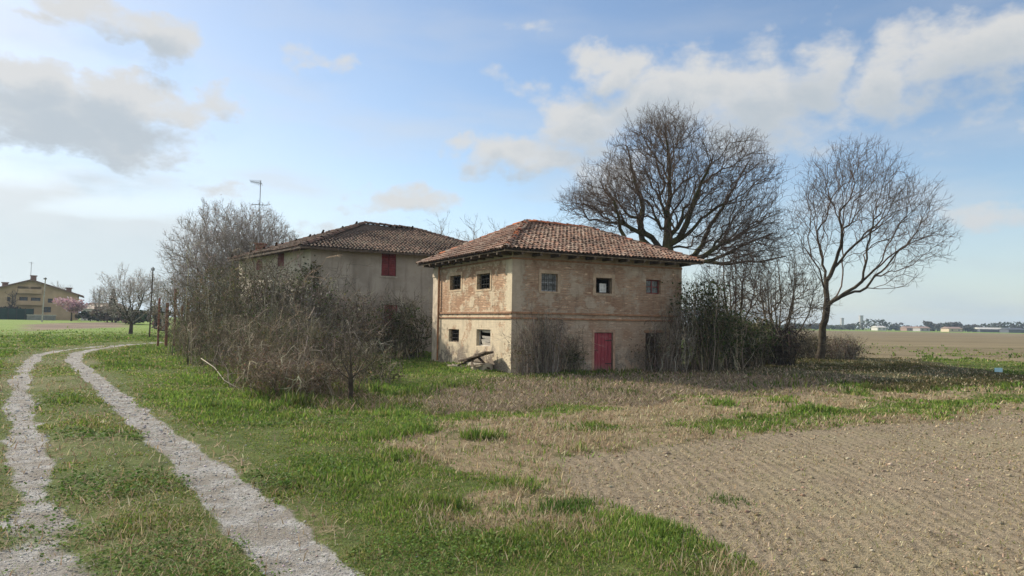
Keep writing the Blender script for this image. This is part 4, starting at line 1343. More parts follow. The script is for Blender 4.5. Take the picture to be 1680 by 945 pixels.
# ------------------------------------------------------------------ the farmhouse
def build_farmhouse():
    C0 = np.array([-12.0, 41.0, 0]); g = h1(-12, 41)
    th = R(28.5)
    a = np.array([math.cos(th), math.sin(th), 0]); b = np.array([-math.sin(th), math.cos(th), 0])
    bl = np.array([-math.sin(R(40)), math.cos(R(40)), 0])         # the side wall stands out of square
    W, D = 13.8, 12.5
    C1 = C0 + a * W; C3 = C0 + bl * D; C2 = C1 + b * 11.0
    root = empty('farmhouse', (0, 0, g), 0, 'large grey rendered farmhouse with red shutters, dark hipped tile roof and overgrown walls', 'farmhouse')
    root.location = (C0[0], C0[1], g)
    loc = lambda p: p - np.array([C0[0], C0[1], 0])
    hz = 6.25
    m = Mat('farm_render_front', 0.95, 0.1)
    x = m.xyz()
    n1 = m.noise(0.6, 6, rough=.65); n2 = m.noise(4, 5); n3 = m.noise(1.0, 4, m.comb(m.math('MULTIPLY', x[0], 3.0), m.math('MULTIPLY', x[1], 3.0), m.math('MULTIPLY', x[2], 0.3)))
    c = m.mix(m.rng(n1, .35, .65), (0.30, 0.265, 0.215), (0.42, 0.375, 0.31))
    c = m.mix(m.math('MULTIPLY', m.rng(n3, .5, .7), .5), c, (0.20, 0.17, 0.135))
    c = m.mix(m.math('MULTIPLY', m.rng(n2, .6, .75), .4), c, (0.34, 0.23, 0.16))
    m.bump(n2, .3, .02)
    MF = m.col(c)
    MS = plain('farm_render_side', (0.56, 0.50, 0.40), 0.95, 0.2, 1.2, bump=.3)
    # openings on the front
    o1 = rect_on(626, 650, 416, 453, C0 + (0, 0, g), a, b); o2 = rect_on(630, 652, 500, 545, C0 + (0, 0, g), a, b)
    o3 = rect_on(556, 574, 470, 500, C0 + (0, 0, g), a, b)
    fF = lambda s, d, z: tuple(a * s + b * d + (0, 0, z))
    nb = np.cross(bl, (0, 0, 1.0))
    nb = nb if nb @ a < 0 else -nb
    fS = lambda s, d, z: tuple(bl * s - nb * d + (0, 0, z))
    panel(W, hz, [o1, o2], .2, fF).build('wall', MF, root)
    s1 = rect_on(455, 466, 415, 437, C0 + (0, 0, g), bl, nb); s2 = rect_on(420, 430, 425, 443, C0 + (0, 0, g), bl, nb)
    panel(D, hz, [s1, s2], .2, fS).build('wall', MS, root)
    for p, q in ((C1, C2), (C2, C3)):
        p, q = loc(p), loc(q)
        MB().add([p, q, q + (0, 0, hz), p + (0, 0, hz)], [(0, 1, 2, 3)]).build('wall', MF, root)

    def shutter(f3, o, k):
        s0, s1_, z0, z1 = o
        mb = MB(); mdl = (s0 + s1_) / 2
        for p, q in ((s0 + .02, mdl - .012), (mdl + .012, s1_ - .02)):
            vs = [f3(p, .03, z0 + .02), f3(q, .03, z0 + .02), f3(q, .07, z0 + .02), f3(p, .07, z0 + .02), f3(p, .03, z1 - .02), f3(q, .03, z1 - .02), f3(q, .07, z1 - .02), f3(p, .07, z1 - .02)]
            mb.add(vs, [(3, 2, 1, 0), (4, 5, 6, 7), (0, 1, 5, 4), (1, 2, 6, 5), (2, 3, 7, 6), (3, 0, 4, 7)])
            for i in range(9):
                z = z0 + .08 + (z1 - z0 - .16) * i / 8
                mb.add([f3(p + .05, .012, z - .02), f3(q - .05, .012, z - .02), f3(q - .05, .03, z + .03), f3(p + .05, .03, z + .03)], [(0, 1, 2, 3)])
        w = mb.build(k, M_SHUT, root)
        if k == 'window_shutter':
            MB().add([f3(s0 - .08, -.06, z0 - .10), f3(s1_ + .08, -.06, z0 - .10), f3(s1_ + .08, .1, z0 - .10), f3(s0 - .08, .1, z0 - .10), f3(s0 - .08, -.06, z0 - .003), f3(s1_ + .08, -.06, z0 - .003), f3(s1_ + .08, .1, z0 - .003), f3(s0 - .08, .1, z0 - .003)],
                     [(3, 2, 1, 0), (4, 5, 6, 7), (0, 1, 5, 4), (1, 2, 6, 5), (2, 3, 7, 6), (3, 0, 4, 7)]).build('sill', M_STONE, w)
    shutter(fF, o1, 'window_shutter'); shutter(fF, o2, 'door'); shutter(fS, s1, 'window_shutter'); shutter(fS, s2, 'window_shutter')
    # roof
    ov = .75
    q0, q1, q2, q3 = loc(C0), loc(C1), loc(C2), loc(C3)
    e = hz + .02
    E0 = q0 - a * ov - b * ov + (0, 0, e); E1 = q1 + a * ov - b * ov + (0, 0, e); E2 = q2 + a * ov + b * ov + (0, 0, e); E3 = q3 + nb * ov + b * ov * .6 + (0, 0, e)
    r1 = loc(at(598, 366.5, 48.1)) - (0, 0, g); r2 = loc(at(678, 373.5, 50.2)) - (0, 0, g); r2[2] = r1[2] - .05
    V, Q, Cc = [], [], []
    tiled_plane(V, Q, Cc, [E0, E1, r2, r1], TILE_COLS['old'], .23, .38, .06, 11)
    tiled_plane(V, Q, Cc, [E3, E0, r1], TILE_COLS['old'], .23, .38, .04, 13)
    tiled_plane(V, Q, Cc, [E1, E2, r2], TILE_COLS['old'], .23, .38, .04, 15)
    tiled_plane(V, Q, Cc, [E2, E3, r1, r2], TILE_COLS['old'], .4, .8, .04, 17)
    rf = roof_mesh('roof', V, Q, Cc, root)
    V, Q, Cc = [], [], []
    for p, q in ((r1, r2), (E0, r1), (E3, r1), (E1, r2), (E2, r2)):
        ridge_row(V, Q, Cc, p, q, TILE_COLS['oldridge'], .17)
    roof_mesh('ridge_tiles', V, Q, Cc, rf)
    so = MB()
    for p, q, s, t in ((E0, E1, q0, q1), (E3, E0, q3, q0), (E1, E2, q1, q2), (E2, E3, q2, q3)):
        so.add([p - (0, 0, .05), q - (0, 0, .05), t + (0, 0, hz - .03), s + (0, 0, hz - .03)], [(0, 1, 2, 3)])
    so.build('soffit', M_WOODD, rf)
    fb = MB()
    for p, q in ((E0, E1), (E3, E0)):
        d = unit(q - p); n_ = np.cross(d, (0, 0, 1.0))
        fb.obox((p + q) / 2 - (0, 0, .07) + n_ * .015, (q - p) / 2, n_ * .014, (0, 0, .06))
    fb.build('eaves_board', M_WOODD, rf)
    # chimney on the left slope
    ch = loc(at(427.5, 409, 50.3)) - (0, 0, g)
    k = MB(); k.box((ch[0] - .28, ch[1] - .28, ch[2] - 1.2), (ch[0] + .28, ch[1] + .28, ch[2] + .34)); k.box((ch[0] - .36, ch[1] - .36, ch[2] + .34), (ch[0] + .36, ch[1] + .36, ch[2] + .44))
    k.build('chimney', plain('chimney_brick', (0.25, 0.11, 0.08), .95, .3, 5), rf)
    # ivy patch that creeps round the corner
    n = 2600
    s = rng.normal(0, .75, n); z = 4.0 + rng.normal(0, .55, n)
    p = np.array([(fF(-q * .35, -.12, zz) if q < 0 else fS(q * 1.3, -.12, zz)) for q, zz in zip(s, z)])
    leaf_cloud(p + rng.normal(0, .06, (n, 3)), rng.uniform(.04, .10, n), pal(n, G_OLV + G_IVY, .2), 'ivy', M_LEAF, root)
    # aerial: stands behind the chimney
    ap = at(424, 404, 50.6); top = at(424.5, 296, 50.6)
    ant = empty('roof_aerial', ap, 0, 'tall thin television aerial on a mast beside the farmhouse chimney', 'aerial')
    hh = top[2] - ap[2]
    MB().tube([(0, 0, -.8), (0, 0, hh)], .028, 6).build('mast', M_GREY, ant)
    bo = MB()
    bo.tube([(-.75, 0, hh - .08), (.12, 0, hh - .22)], .02, 5)
    bo.build('boom', M_GREY, ant)
    el = MB()
    for i in range(6):
        f = i / 5; c = np.array((-.72 + .75 * f, 0, hh - .08 - .12 * f)); L = .15 + .14 * f
        el.tube([c + (-.05, -L, L * .5), c + (.05, L, -L * .5)], .013, 4)
        el.tube([c + (-.05, L * .4, L * .9), c + (.05, -L * .4, -L * .9)], .013, 4)
    el.build('dipole', M_GREY, ant)
    b2 = MB(); b2.tube([(-.65, .1, hh * .64), (.60, -.1, hh * .62)], .022, 5)
    for i in range(5):
        c = np.array((-.55 + .27 * i, 0, hh * .63)); b2.tube([c + (0, -.3, 0), c + (0, .3, 0)], .012, 4)
    b2.build('boom', M_GREY, ant)


build_farmhouse()

# ------------------------------------------------------------------ rusty gate, poles, sign
def gate():
    Y = 48.5
    b = on_ground(287, Y)
    root = empty('rusty_gate', b, R(20), 'rusty red iron gate frame with upright posts standing at the left end of the thicket', 'gate')
    k = Y / F
    for dx, h, r_ in ((-.95, 3.4, .07), (-.42, 3.1, .10), (.06, 4.1, .085), (.52, 2.9, .07), (.85, 3.2, .10), (1.3, 2.6, .06)):
        MB().tube([(dx, rng.normal(0, .1), -.3), (dx + rng.normal(0, .05), rng.normal(0, .1), h)], r_, 8).build('post', M_RUST, root)
    for z in (2.35, 1.1):
        MB().tube([(-1.0, .02, z + .1), (.1, .1, z), (1.45, 0, z - .03)], .045, 6).build('rail', M_IRON, root)
    br = MB().tube([(-.9, 0, 1.1), (0, .05, 2.3)], .03, 5); br.build('brace', M_RUST, root)
    sh = MB(); sh.obox((-.55, -.12, 2.75), (.2, 0, 0), (0, .015, .03), (.02, 0, .28)); sh.build('sheet', plain('zinc_sheet', (0.42, 0.44, 0.46), .6, .2), root)


gate()


def pole(u, vtop, Y, r_, label, lean=0.0, arm=None, mat=None):
    b = on_ground(u, Y); h = at(u, vtop, Y)[2] - b[2]
    root = empty('utility_pole', b, 0, label, 'pole')
    MB().tube([(0, 0, -.3), (lean * h, 0, h)], [r_, r_ * .7], 8).build('shaft', mat or M_WOOD, root)
    if arm:
        MB().obox((lean * h, -.1, h - .25), (arm, 0, 0), (0, .05, 0), (0, 0, .06)).build('crossarm', M_WOODD, root)
    for s in (-1, 1):
        MB().tube([(lean * h + s * .12, -.02, h - .35), (lean * h + s * .14, -.02, h - .1)], .05, 6).build('insulator', M_GREY, root)


pole(71, 455, 112, .11, 'pale utility pole with a short crossarm in front of the far villa', .035, .28, plain('pale_concrete', (.42, .39, .34)))
pole(248, 438, 66, .075, 'thin dark utility pole next to the blossoming tree at the bend', .012, None, M_WOODD)


def sign():
    Y = 33.2; b = on_ground(1637, Y)
    root = empty('field_sign', b, R(-8), 'small pale blue plate on a low stake at the edge of the far field', 'sign')
    z = at(1637, 607, Y)[2] - b[2]
    MB().box((-.17, -.02, z - .10), (.17, .02, z + .10)).build('plate', plain('pale_blue_plate', (.42, .66, .74), .5, .06), root, bevel=.006)
    MB().tube([(0, .045, -.2), (0, .045, z + .05)], .022, 6).build('stake', M_WOOD, root)


sign()

# ------------------------------------------------------------------ left background: villa, hedge, trees
def villa():
    Y = 150.0
    k = Y / F
    g = h1(-100, 150)
    cx = at(50, 500, Y)[0]
    root = empty('villa', (cx, Y, g), R(31), 'ochre three storey villa with a low gable and loggias far behind the meadow', 'house')
    k = k * .83
    hw = 8.6; ze = at(125, 483, Y)[2] - g; zr = at(50, 460, Y)[2] - g; D = 14
    MO = plain('ochre_render', (0.46, 0.33, 0.20), .9, .12, .5); MT = plain('villa_roof_tile', (.19, .115, .085), .9, .3, 2)
    f3 = lambda s, d, z: (s - hw, d, z)
    Z = lambda v: at(50, v, Y)[2] - g
    X = lambda u: (u - 50) * k + hw
    ops = [(X(28), X(46), Z(479), Z(470.5)), (X(49), X(66), Z(479), Z(470.5)), (X(31), X(45), Z(497), Z(487.5)), (X(50), X(66), Z(497), Z(488)), (X(12), X(17), Z(495), Z(488)), (X(72), X(84), Z(512), Z(503)), (X(78), X(86), Z(496), Z(489)), (X(100), X(106), Z(496), Z(489))]
    panel(2 * hw, ze, [o for o in ops if o[3] <= ze], .9, f3).build('wall', MO, root)
    gb = MB()
    top = [o for o in ops if o[3] > ze]
    # gable triangle as strips round the two loggia openings
    xs = sorted({0, hw, 2 * hw, *[o[0] for o in top], *[o[1] for o in top]})
    zt = lambda s: ze + (zr - ze) * (1 - abs(s - hw) / hw)
    for i in range(len(xs) - 1):
        s0, s1 = xs[i], xs[i + 1]; mdl = (s0 + s1) / 2
        o = [o for o in top if o[0] < mdl < o[1]]
        if o:
            o = o[0]; gb.add([f3(s0, 0, o[3]), f3(s1, 0, o[3]), f3(s1, 0, zt(s1)), f3(s0, 0, zt(s0))], [(0, 1, 2, 3)])
            if o[2] > ze: gb.add([f3(s0, 0, ze), f3(s1, 0, ze), f3(s1, 0, o[2]), f3(s0, 0, o[2])], [(0, 1, 2, 3)])
            gb.add([f3(s0, 1, min(ze, o[2])), f3(s1, 1, min(ze, o[2])), f3(s1, 1, o[3]), f3(s0, 1, o[3])], [(0, 1, 2, 3)])
        else:
            gb.add([f3(s0, 0, ze), f3(s1, 0, ze), f3(s1, 0, zt(s1)), f3(s0, 0, zt(s0))], [(0, 1, 2, 3)])
    gb.build('gable', MO, root)
    sd = MB()
    for s in (0, 2 * hw): sd.add([f3(s, 0, -.5), f3(s, D, -.5), f3(s, D, ze), f3(s, 0, ze)], [(0, 1, 2, 3)])
    sd.add([f3(0, D, -.5), f3(2 * hw, D, -.5), f3(2 * hw, D, ze), f3(hw, D, zr), f3(0, D, ze)], [(0, 1, 2, 3, 4)])
    sd.build('wall', MO, root)
    rf = MB()
    for s in (-1, 1):
        e = np.array((s * (hw + 1.1), 0, ze - (zr - ze) * 1.1 / hw)); r_ = np.array((0, 0, zr))
        n_ = np.array((0, 0, .25))
        rf.add([e + (0, -.9, 0), r_ + (0, -.9, 0), r_ + (0, D + .5, 0), e + (0, D + .5, 0), e + n_ + (0, -.9, 0), r_ + n_ + (0, -.9, 0), r_ + n_ + (0, D + .5, 0), e + n_ + (0, D + .5, 0)],
               [(3, 2, 1, 0), (4, 5, 6, 7), (0, 1, 5, 4), (1, 2, 6, 5), (2, 3, 7, 6), (3, 0, 4, 7)])
    ro = rf.build('roof', MT, root)
    for u, zz in ((51, 1.1), (112, .9), (5, 1.0)):
        s = (u - 50) * k
        zb = zr - (zr - ze) * abs(s) / hw
        c = MB(); c.box((s - .5, 3, zb - .3), (s + .5, 4, zb + zz)); c.box((s - .65, 2.85, zb + zz), (s + .65, 4.15, zb + zz + .2)); c.build('chimney', MT, ro)
    for o in ops:
        if o[3] <= ze:
            w = MB(); w.add([f3(o[0], .85, o[2]), f3(o[1], .85, o[2]), f3(o[1], .85, o[3]), f3(o[0], .85, o[3])], [(0, 1, 2, 3)])
            m_ = (o[0] + o[1]) / 2
            wf = MB(); wf.box((o[0] - hw, .75, o[2]), (o[0] - hw + .12, .84, o[3])); wf.box((o[1] - hw - .12, .75, o[2]), (o[1] - hw, .84, o[3])); wf.box((m_ - hw - .06, .75, o[2]), (m_ - hw + .06, .84, o[3]))
            wo = wf.build('window', M_WOODD, root); w.build('pane', M_GLASS, wo)
    for v, u0, u1 in ((481, 26, 68), (500, 28, 70)):
        bx = MB(); bx.box(((u0 - 50) * k, -1.1, Z(v) - .1), ((u1 - 50) * k, -.003, Z(v) + .08)); bx.box(((u0 - 50) * k, -1.1, Z(v) + .08), ((u1 - 50) * k, -1.0, Z(v) + .85)); bx.build('balcony', MO, root)
    an = empty('roof_aerial', at(50, 459, Y + 3), 0, 'thin aerial rising from the ridge of the far villa', 'aerial')
    MB().tube([(0, 0, -.5), (.05, 0, 4.0)], .05, 5).build('mast', M_GREY, an); MB().tube([(-.5, 0, 3.8), (.5, 0, 3.7)], .04, 4).build('boom', M_GREY, an)
    # low wing on the right
    wx0, wx1 = at(92, 515, Y)[0], at(140, 515, Y)[0]
    wing = empty('outbuilding', ((wx0 + wx1) / 2, Y + 9, g), 0, 'low wing with a dark tiled roof right of the far villa', 'house')
    h = (wx1 - wx0) / 2
    MB().box((-h, 0, -.4), (h, 7, Z(503))).build('wall', MO, wing)
    r_ = MB(); zz = Z(503)
    r_.add([(-h - .4, -.5, zz - .05), (h + .4, -.5, zz - .05), (h + .4, 3.5, zz + 1.3), (-h - .4, 3.5, zz + 1.3), (-h - .4, 7.5, zz - .05), (h + .4, 7.5, zz - .05)], [(0, 1, 2, 3), (3, 2, 5, 4), (0, 3, 4), (1, 5, 2)])
    r_.build('roof', MT, wing)


villa()


def puff(name, label, u, Y, vtop, wpx, cols, n=900, size=.28, cat='tree', group=None, trunk=.16, lumps=7, asp=.45, conic=False, zbase=.25):
    b = on_ground(u, Y); h = at(u, vtop, Y)[2] - b[2]; w = sz(wpx, Y) / 2
    root = empty(name, b, 0, label, cat, group)
    if conic:
        z = rng.random(n) ** 0.8; a = rng.uniform(0, 6.283, n); rr = w * np.sqrt(rng.random(n)) * np.sin(np.clip((1 - z) * 1.7 + .12, 0, 1.57))
        p = np.stack([rr * np.cos(a), rr * np.sin(a), h * (.06 + .94 * z)], 1)
    else:
        P = [(np.array((rng.normal(0, w * .45), rng.normal(0, w * .4), h * rng.uniform(zbase + .15, .82))), (w * rng.uniform(.35, .6), w * .5, h * rng.uniform(.12, .22)), 1) for _ in range(lumps)]
        P.append((np.array((0, 0, h * (.5 + zbase * .5))), (w * .8, w * .7, h * (.42 - zbase * .4)), 2.5))
        p = ellipsoids(n, P, .5)
        p[:, 2] = np.clip(p[:, 2], .05, h)
    V = MB().tube([(0, 0, -.2), (0, 0, h * .3), (rng.normal(0, .05) * h, 0, h * .7)], [trunk, trunk * .7, trunk * .25], 6)
    V.build('trunk', B_DARK, root)
    leaf_cloud(p, rng.uniform(.5, 1.4, n) * size, pal(n, cols, .2), 'crown', M_LEAF, root, .7)
    return root


PINK = [(0.46, 0.29, 0.33), (0.38, 0.23, 0.27), (0.52, 0.37, 0.40)]
DKG = [(0.035, 0.055, 0.025), (0.05, 0.07, 0.03), (0.03, 0.045, 0.022)]
BRN = [(0.12, 0.09, 0.075), (0.16, 0.12, 0.10), (0.10, 0.085, 0.06)]
GRY = [(0.13, 0.125, 0.12), (0.10, 0.10, 0.09), (0.085, 0.095, 0.07)]
puff('blossom_tree', 'pink blossoming tree in front of the right end of the far villa', 119, 132, 484, 42, PINK, 1400, .2)
puff('cypress', 'slim dark cypress left of the white blossoming tree', 186, 125, 475, 14, BRN + DKG, 700, .28, conic=True)
puff('hedge_bush', 'brown hedge clump below the slim cypress', 178, 120, 500, 44, BRN, 700, .3, 'bush', trunk=.1, zbase=0)
puff('hedge_bush', 'dark rounded garden bush by the green fence', 22, 146, 499, 30, DKG + BRN, 500, .3, 'bush', trunk=.1, zbase=0)
puff('hedge_bush', 'low dark hedge right of the pink blossoming tree', 150, 132, 510, 40, DKG + BRN, 500, .3, 'bush', trunk=.1, zbase=0)
puff('hedge_bush', 'brownish hedge behind the trunk of the white blossoming tree', 222, 110, 506, 60, BRN + DKG, 800, .3, 'bush', trunk=.1, zbase=0)
puff('hedge_bush', 'greyish scrub between the thin pole and the rusty gate', 262, 90, 497, 46, BRN + GRY, 700, .26, 'bush', trunk=.1, zbase=0)
simple_tree('bare_tree', 'faint bare tree behind the right slope of the villa roof', 97, 175, 462, 36, 40, (B_PALE, B_PALE), 5, .25, .2, None, (3, 2, 1.2, 2, .03), None, r_tip=.04)
simple_tree('bare_tree', 'small dark bare tree in front of the villa balconies', 22, 143, 470, 20, 30, (B_DARK, B_DARK), 4, .3, .12, None, (3, 2, .7, 2, .025), None, r_tip=.03)
simple_tree('bare_tree', 'grey bare tree left of the slim cypress', 163, 135, 468, 34, 50, (B_PALE, B_PALE), 5, .25, .2, None, (3, 2, 1.0, 2, .025), (WHITE, .08, .2, 1), r_tip=.03)
simple_tree('bare_tree', 'bare pale tree between the thin utility pole and the rusty gate', 270, 84, 455, 60, 90, (B_PALE, B_PALE), 5, .2, .16, None, (3, 2, .8, 2, .016), (WHITE, .05, .2, 1), r_tip=.02)
simple_tree('bare_tree', 'thin bare tree just left of the broad pale grey tree', 300, 70, 440, 60, 110, (B_PALE, B_PALE), 5, .2, .14, None, (3, 2, .8, 2, .013), (WHITE, .04, .2, 1), r_tip=.016)


def green_fence():
    Y = 141.0; a = on_ground(-40, Y); b = on_ground(57, Y)
    g = a[2]; top = at(20, 506, Y)[2] - g
    root = empty('garden_fence', (a[0], Y, g), 0, 'dark green screened fence along the garden of the far villa', 'fence')
    L = b[0] - a[0]
    MB().box((0, -.03, 0), (L, .03, top)).build('screen', plain('green_screen', (.012, .035, .028), .8, .25, .6), root)
    for k in range(8):
        MB().box((L * k / 7 - .05, -.10, -.2), (L * k / 7 + .05, -.035, top + .08)).build('post', M_IRON, root)
    a = on_ground(46, 138); b = on_ground(92, 138)
    root = empty('garden_wall', (a[0], 138, a[2]), 0, 'low grey wall with a pale coping right of the green fence', 'wall')
    MB().box((0, 0, -.3), (b[0] - a[0], .25, .95)).build('wall_body', plain('grey_wall', (.20, .20, .19), .9, .2, 1), root)
    MB().box((-.05, -.05, .953), (b[0] - a[0] + .05, .30, 1.08)).build('coping', M_BOARD, root)
    a = on_ground(134, 150); r2 = empty('outbuilding', a, 0, 'little pale house with a white roof right of the pink blossoming tree', 'house')
    MB().box((0, 0, -.3), (3.6, 4, 2.6)).build('wall', plain('pale_wall', (.6, .56, .5)), r2)
    MB().add([(-.4, -.4, 2.55), (4, -.4, 2.55), (4, 2, 3.5), (-.4, 2, 3.5), (-.4, 4.4, 2.55), (4, 4.4, 2.55)], [(0, 1, 2, 3), (3, 2, 5, 4), (0, 3, 4), (1, 5, 2)]).build('roof', plain('pale_roof', (.55, .45, .36)), r2)


green_fence()

# ------------------------------------------------------------------ the far side of the field on the right
def horizon_things():
    g = 'trees on the far side of the field'
    lab = 'distant hazy tree in the treeline beyond the brown field'
    for u, Y, vt, w in ((1395, 520, 531, 30), (1470, 560, 528, 18), (1482, 560, 534, 28), (1524, 520, 526, 16), (1538, 540, 530, 22), (1556, 520, 526, 26), (1572, 520, 527, 20), (1588, 500, 532, 30), (1662, 520, 530, 12), (1674, 540, 531, 12), (1625, 520, 535, 24), (1510, 560, 538, 20),
                        (1300, 430, 528, 40), (1340, 450, 531, 40), (1255, 430, 528, 50), (1445, 600, 535, 20), (1700, 500, 530, 40), (1645, 560, 534, 20)):
        puff('far_tree', lab, u, Y, vt, w, GRY, 260, 1.0, 'tree', g, trunk=.4, zbase=.05)
    wh = plain('white_shed', (.50, .49, .46), .8, .05); rd = plain('far_roof', (.28, .20, .17), .9, .2); be = plain('beige_shed', (.50, .42, .30), .9, .1); dk = plain('dark_shed', (.09, .10, .12), .8, .2); gr = plain('tower_grey', (.34, .33, .33), .9, .1)
    for u, w, Y, v0, mw, mr, lab in ((1447, 14, 500, 540, wh, wh, 'small white far shed nearest the leaning tree'), (1518, 16, 480, 541, gr, rd, 'grey far house left of the beige one'), (1568, 22, 470, 540.5, be, rd, 'beige far house with a reddish roof in the middle of the treeline'),
                               (1628, 40, 490, 541, dk, wh, 'long dark far shed with a bright white roof'), (1668, 26, 470, 541.5, dk, dk, 'dark low far shed at the right end of the treeline'), (1500, 24, 520, 541, rd, rd, 'reddish low far building beside the grey house')):
        b = on_ground(u, Y); h = at(u, v0 - 1, Y)[2] - b[2]; hw = sz(w, Y) / 2
        h = max(h * .62, 2.2)
        root = empty('far_building', b, 0, lab, 'building', 'buildings on the far side of the field')
        MB().box((-hw, 0, -.5), (hw, 9, h)).build('wall', mw, root)
        MB().add([(-hw - .4, -.5, h), (hw + .4, -.5, h), (hw + .4, 4.5, h + 1.2), (-hw - .4, 4.5, h + 1.2), (-hw - .4, 9.5, h), (hw + .4, 9.5, h)], [(0, 1, 2, 3), (3, 2, 5, 4), (0, 3, 4), (1, 5, 2)]).build('roof', mr, root)
        for q in (-.5, .5):
            MB().box((hw * q - .5, -.02, h * .35), (hw * q + .5, .05, h * .75)).build('window', M_GLASS, root)
    for u, Y, vt, w, lab in ((1413, 900, 519, 5, 'taller grey far tower seen through the branches of the leaning tree'), (1382, 950, 523, 4, 'fainter far tower left of the leaning tree')):
        b = on_ground(u, Y); h = at(u, vt, Y)[2] - b[2]; hw = sz(w, Y) / 2
        root = empty('far_tower', b, 0, lab, 'tower')
        MB().box((-hw, -hw, -.5), (hw, hw, h)).build('shaft', gr, root)
        MB().box((-hw * 1.1, -hw * 1.1, h), (hw * 1.1, hw * 1.1, h + 1.2)).build('parapet', gr, root)


horizon_things()


def hedgerow():
    n = 9000
    x = rng.uniform(60, 760, n); y = 545 + rng.normal(0, 6, n)
    top = 2.2 + 5.5 * sstep(.45, .8, fbm(x, y * 0, 26, 171, 3)) + 1.5 * vnoise(x, y * 0, 7, 175)
    z = rng.random(n) ** .7 * top
    o = leaf_cloud(np.stack([x, y, z], 1), rng.uniform(.6, 1.5, n), pal(n, GRY + DKG, .2), 'far_hedgerow', M_LEAF)
    tag(o, 'dark hazy hedgerow closing the far side of the brown field', None, None, 'stuff')


hedgerow()


def haze():
    me = MB().box((-2600, -2600, -3), (2600, 2600, 48))
    m = bpy.data.materials.new('haze_air'); m.use_nodes = True; nt = m.node_tree
    nt.nodes.remove(nt.nodes['Principled BSDF'])
    v = nt.nodes.new('ShaderNodeVolumePrincipled'); v.inputs['Density'].default_value = 0.00028; v.inputs['Color'].default_value = (.62, .80, 1.0, 1); v.inputs['Anisotropy'].default_value = 0.2
    nt.links.new(v.outputs[0], nt.nodes['Material Output'].inputs['Volume'])
    tag(me.build('haze', m), kind='stuff')


haze()

# ------------------------------------------------------------------ tufts in the field and pebbly weeds near the track
def tuft(u, v, r_, h, label, n=260, group='green weed tufts'):
    b = gnd(u, v); x = b[0] + rng.normal(0, r_, n); y = b[1] + rng.normal(0, r_, n)
    me_o = blades('weed_tuft', x, y, h * rng.uniform(.5, 1.3, n), np.full(n, .012) * max(1, b[1] / 9), pal(n, [(.07, .14, .022), (.09, .165, .03), (.05, .10, .02)], .15), M_BLADE, .6)
    if 'kind' in me_o: del me_o['kind']
    tag(me_o, label, 'weed', group)


tuft(1192, 803, .16, .075, 'lone green grass tuft in the bare tilled soil', 190)
tuft(920, 832, .16, .12, 'green tuft in the straw at the near edge of the field', 320)
tuft(955, 822, .10, .10, 'smaller green tuft beside the field edge, right of a larger one', 200)

# ------------------------------------------------------------------ sky, sun, camera
SUN_AZ = R(-56.0)       # measured from +Y towards +X: the sun stands ahead on the left
SUN_EL = R(29.0)


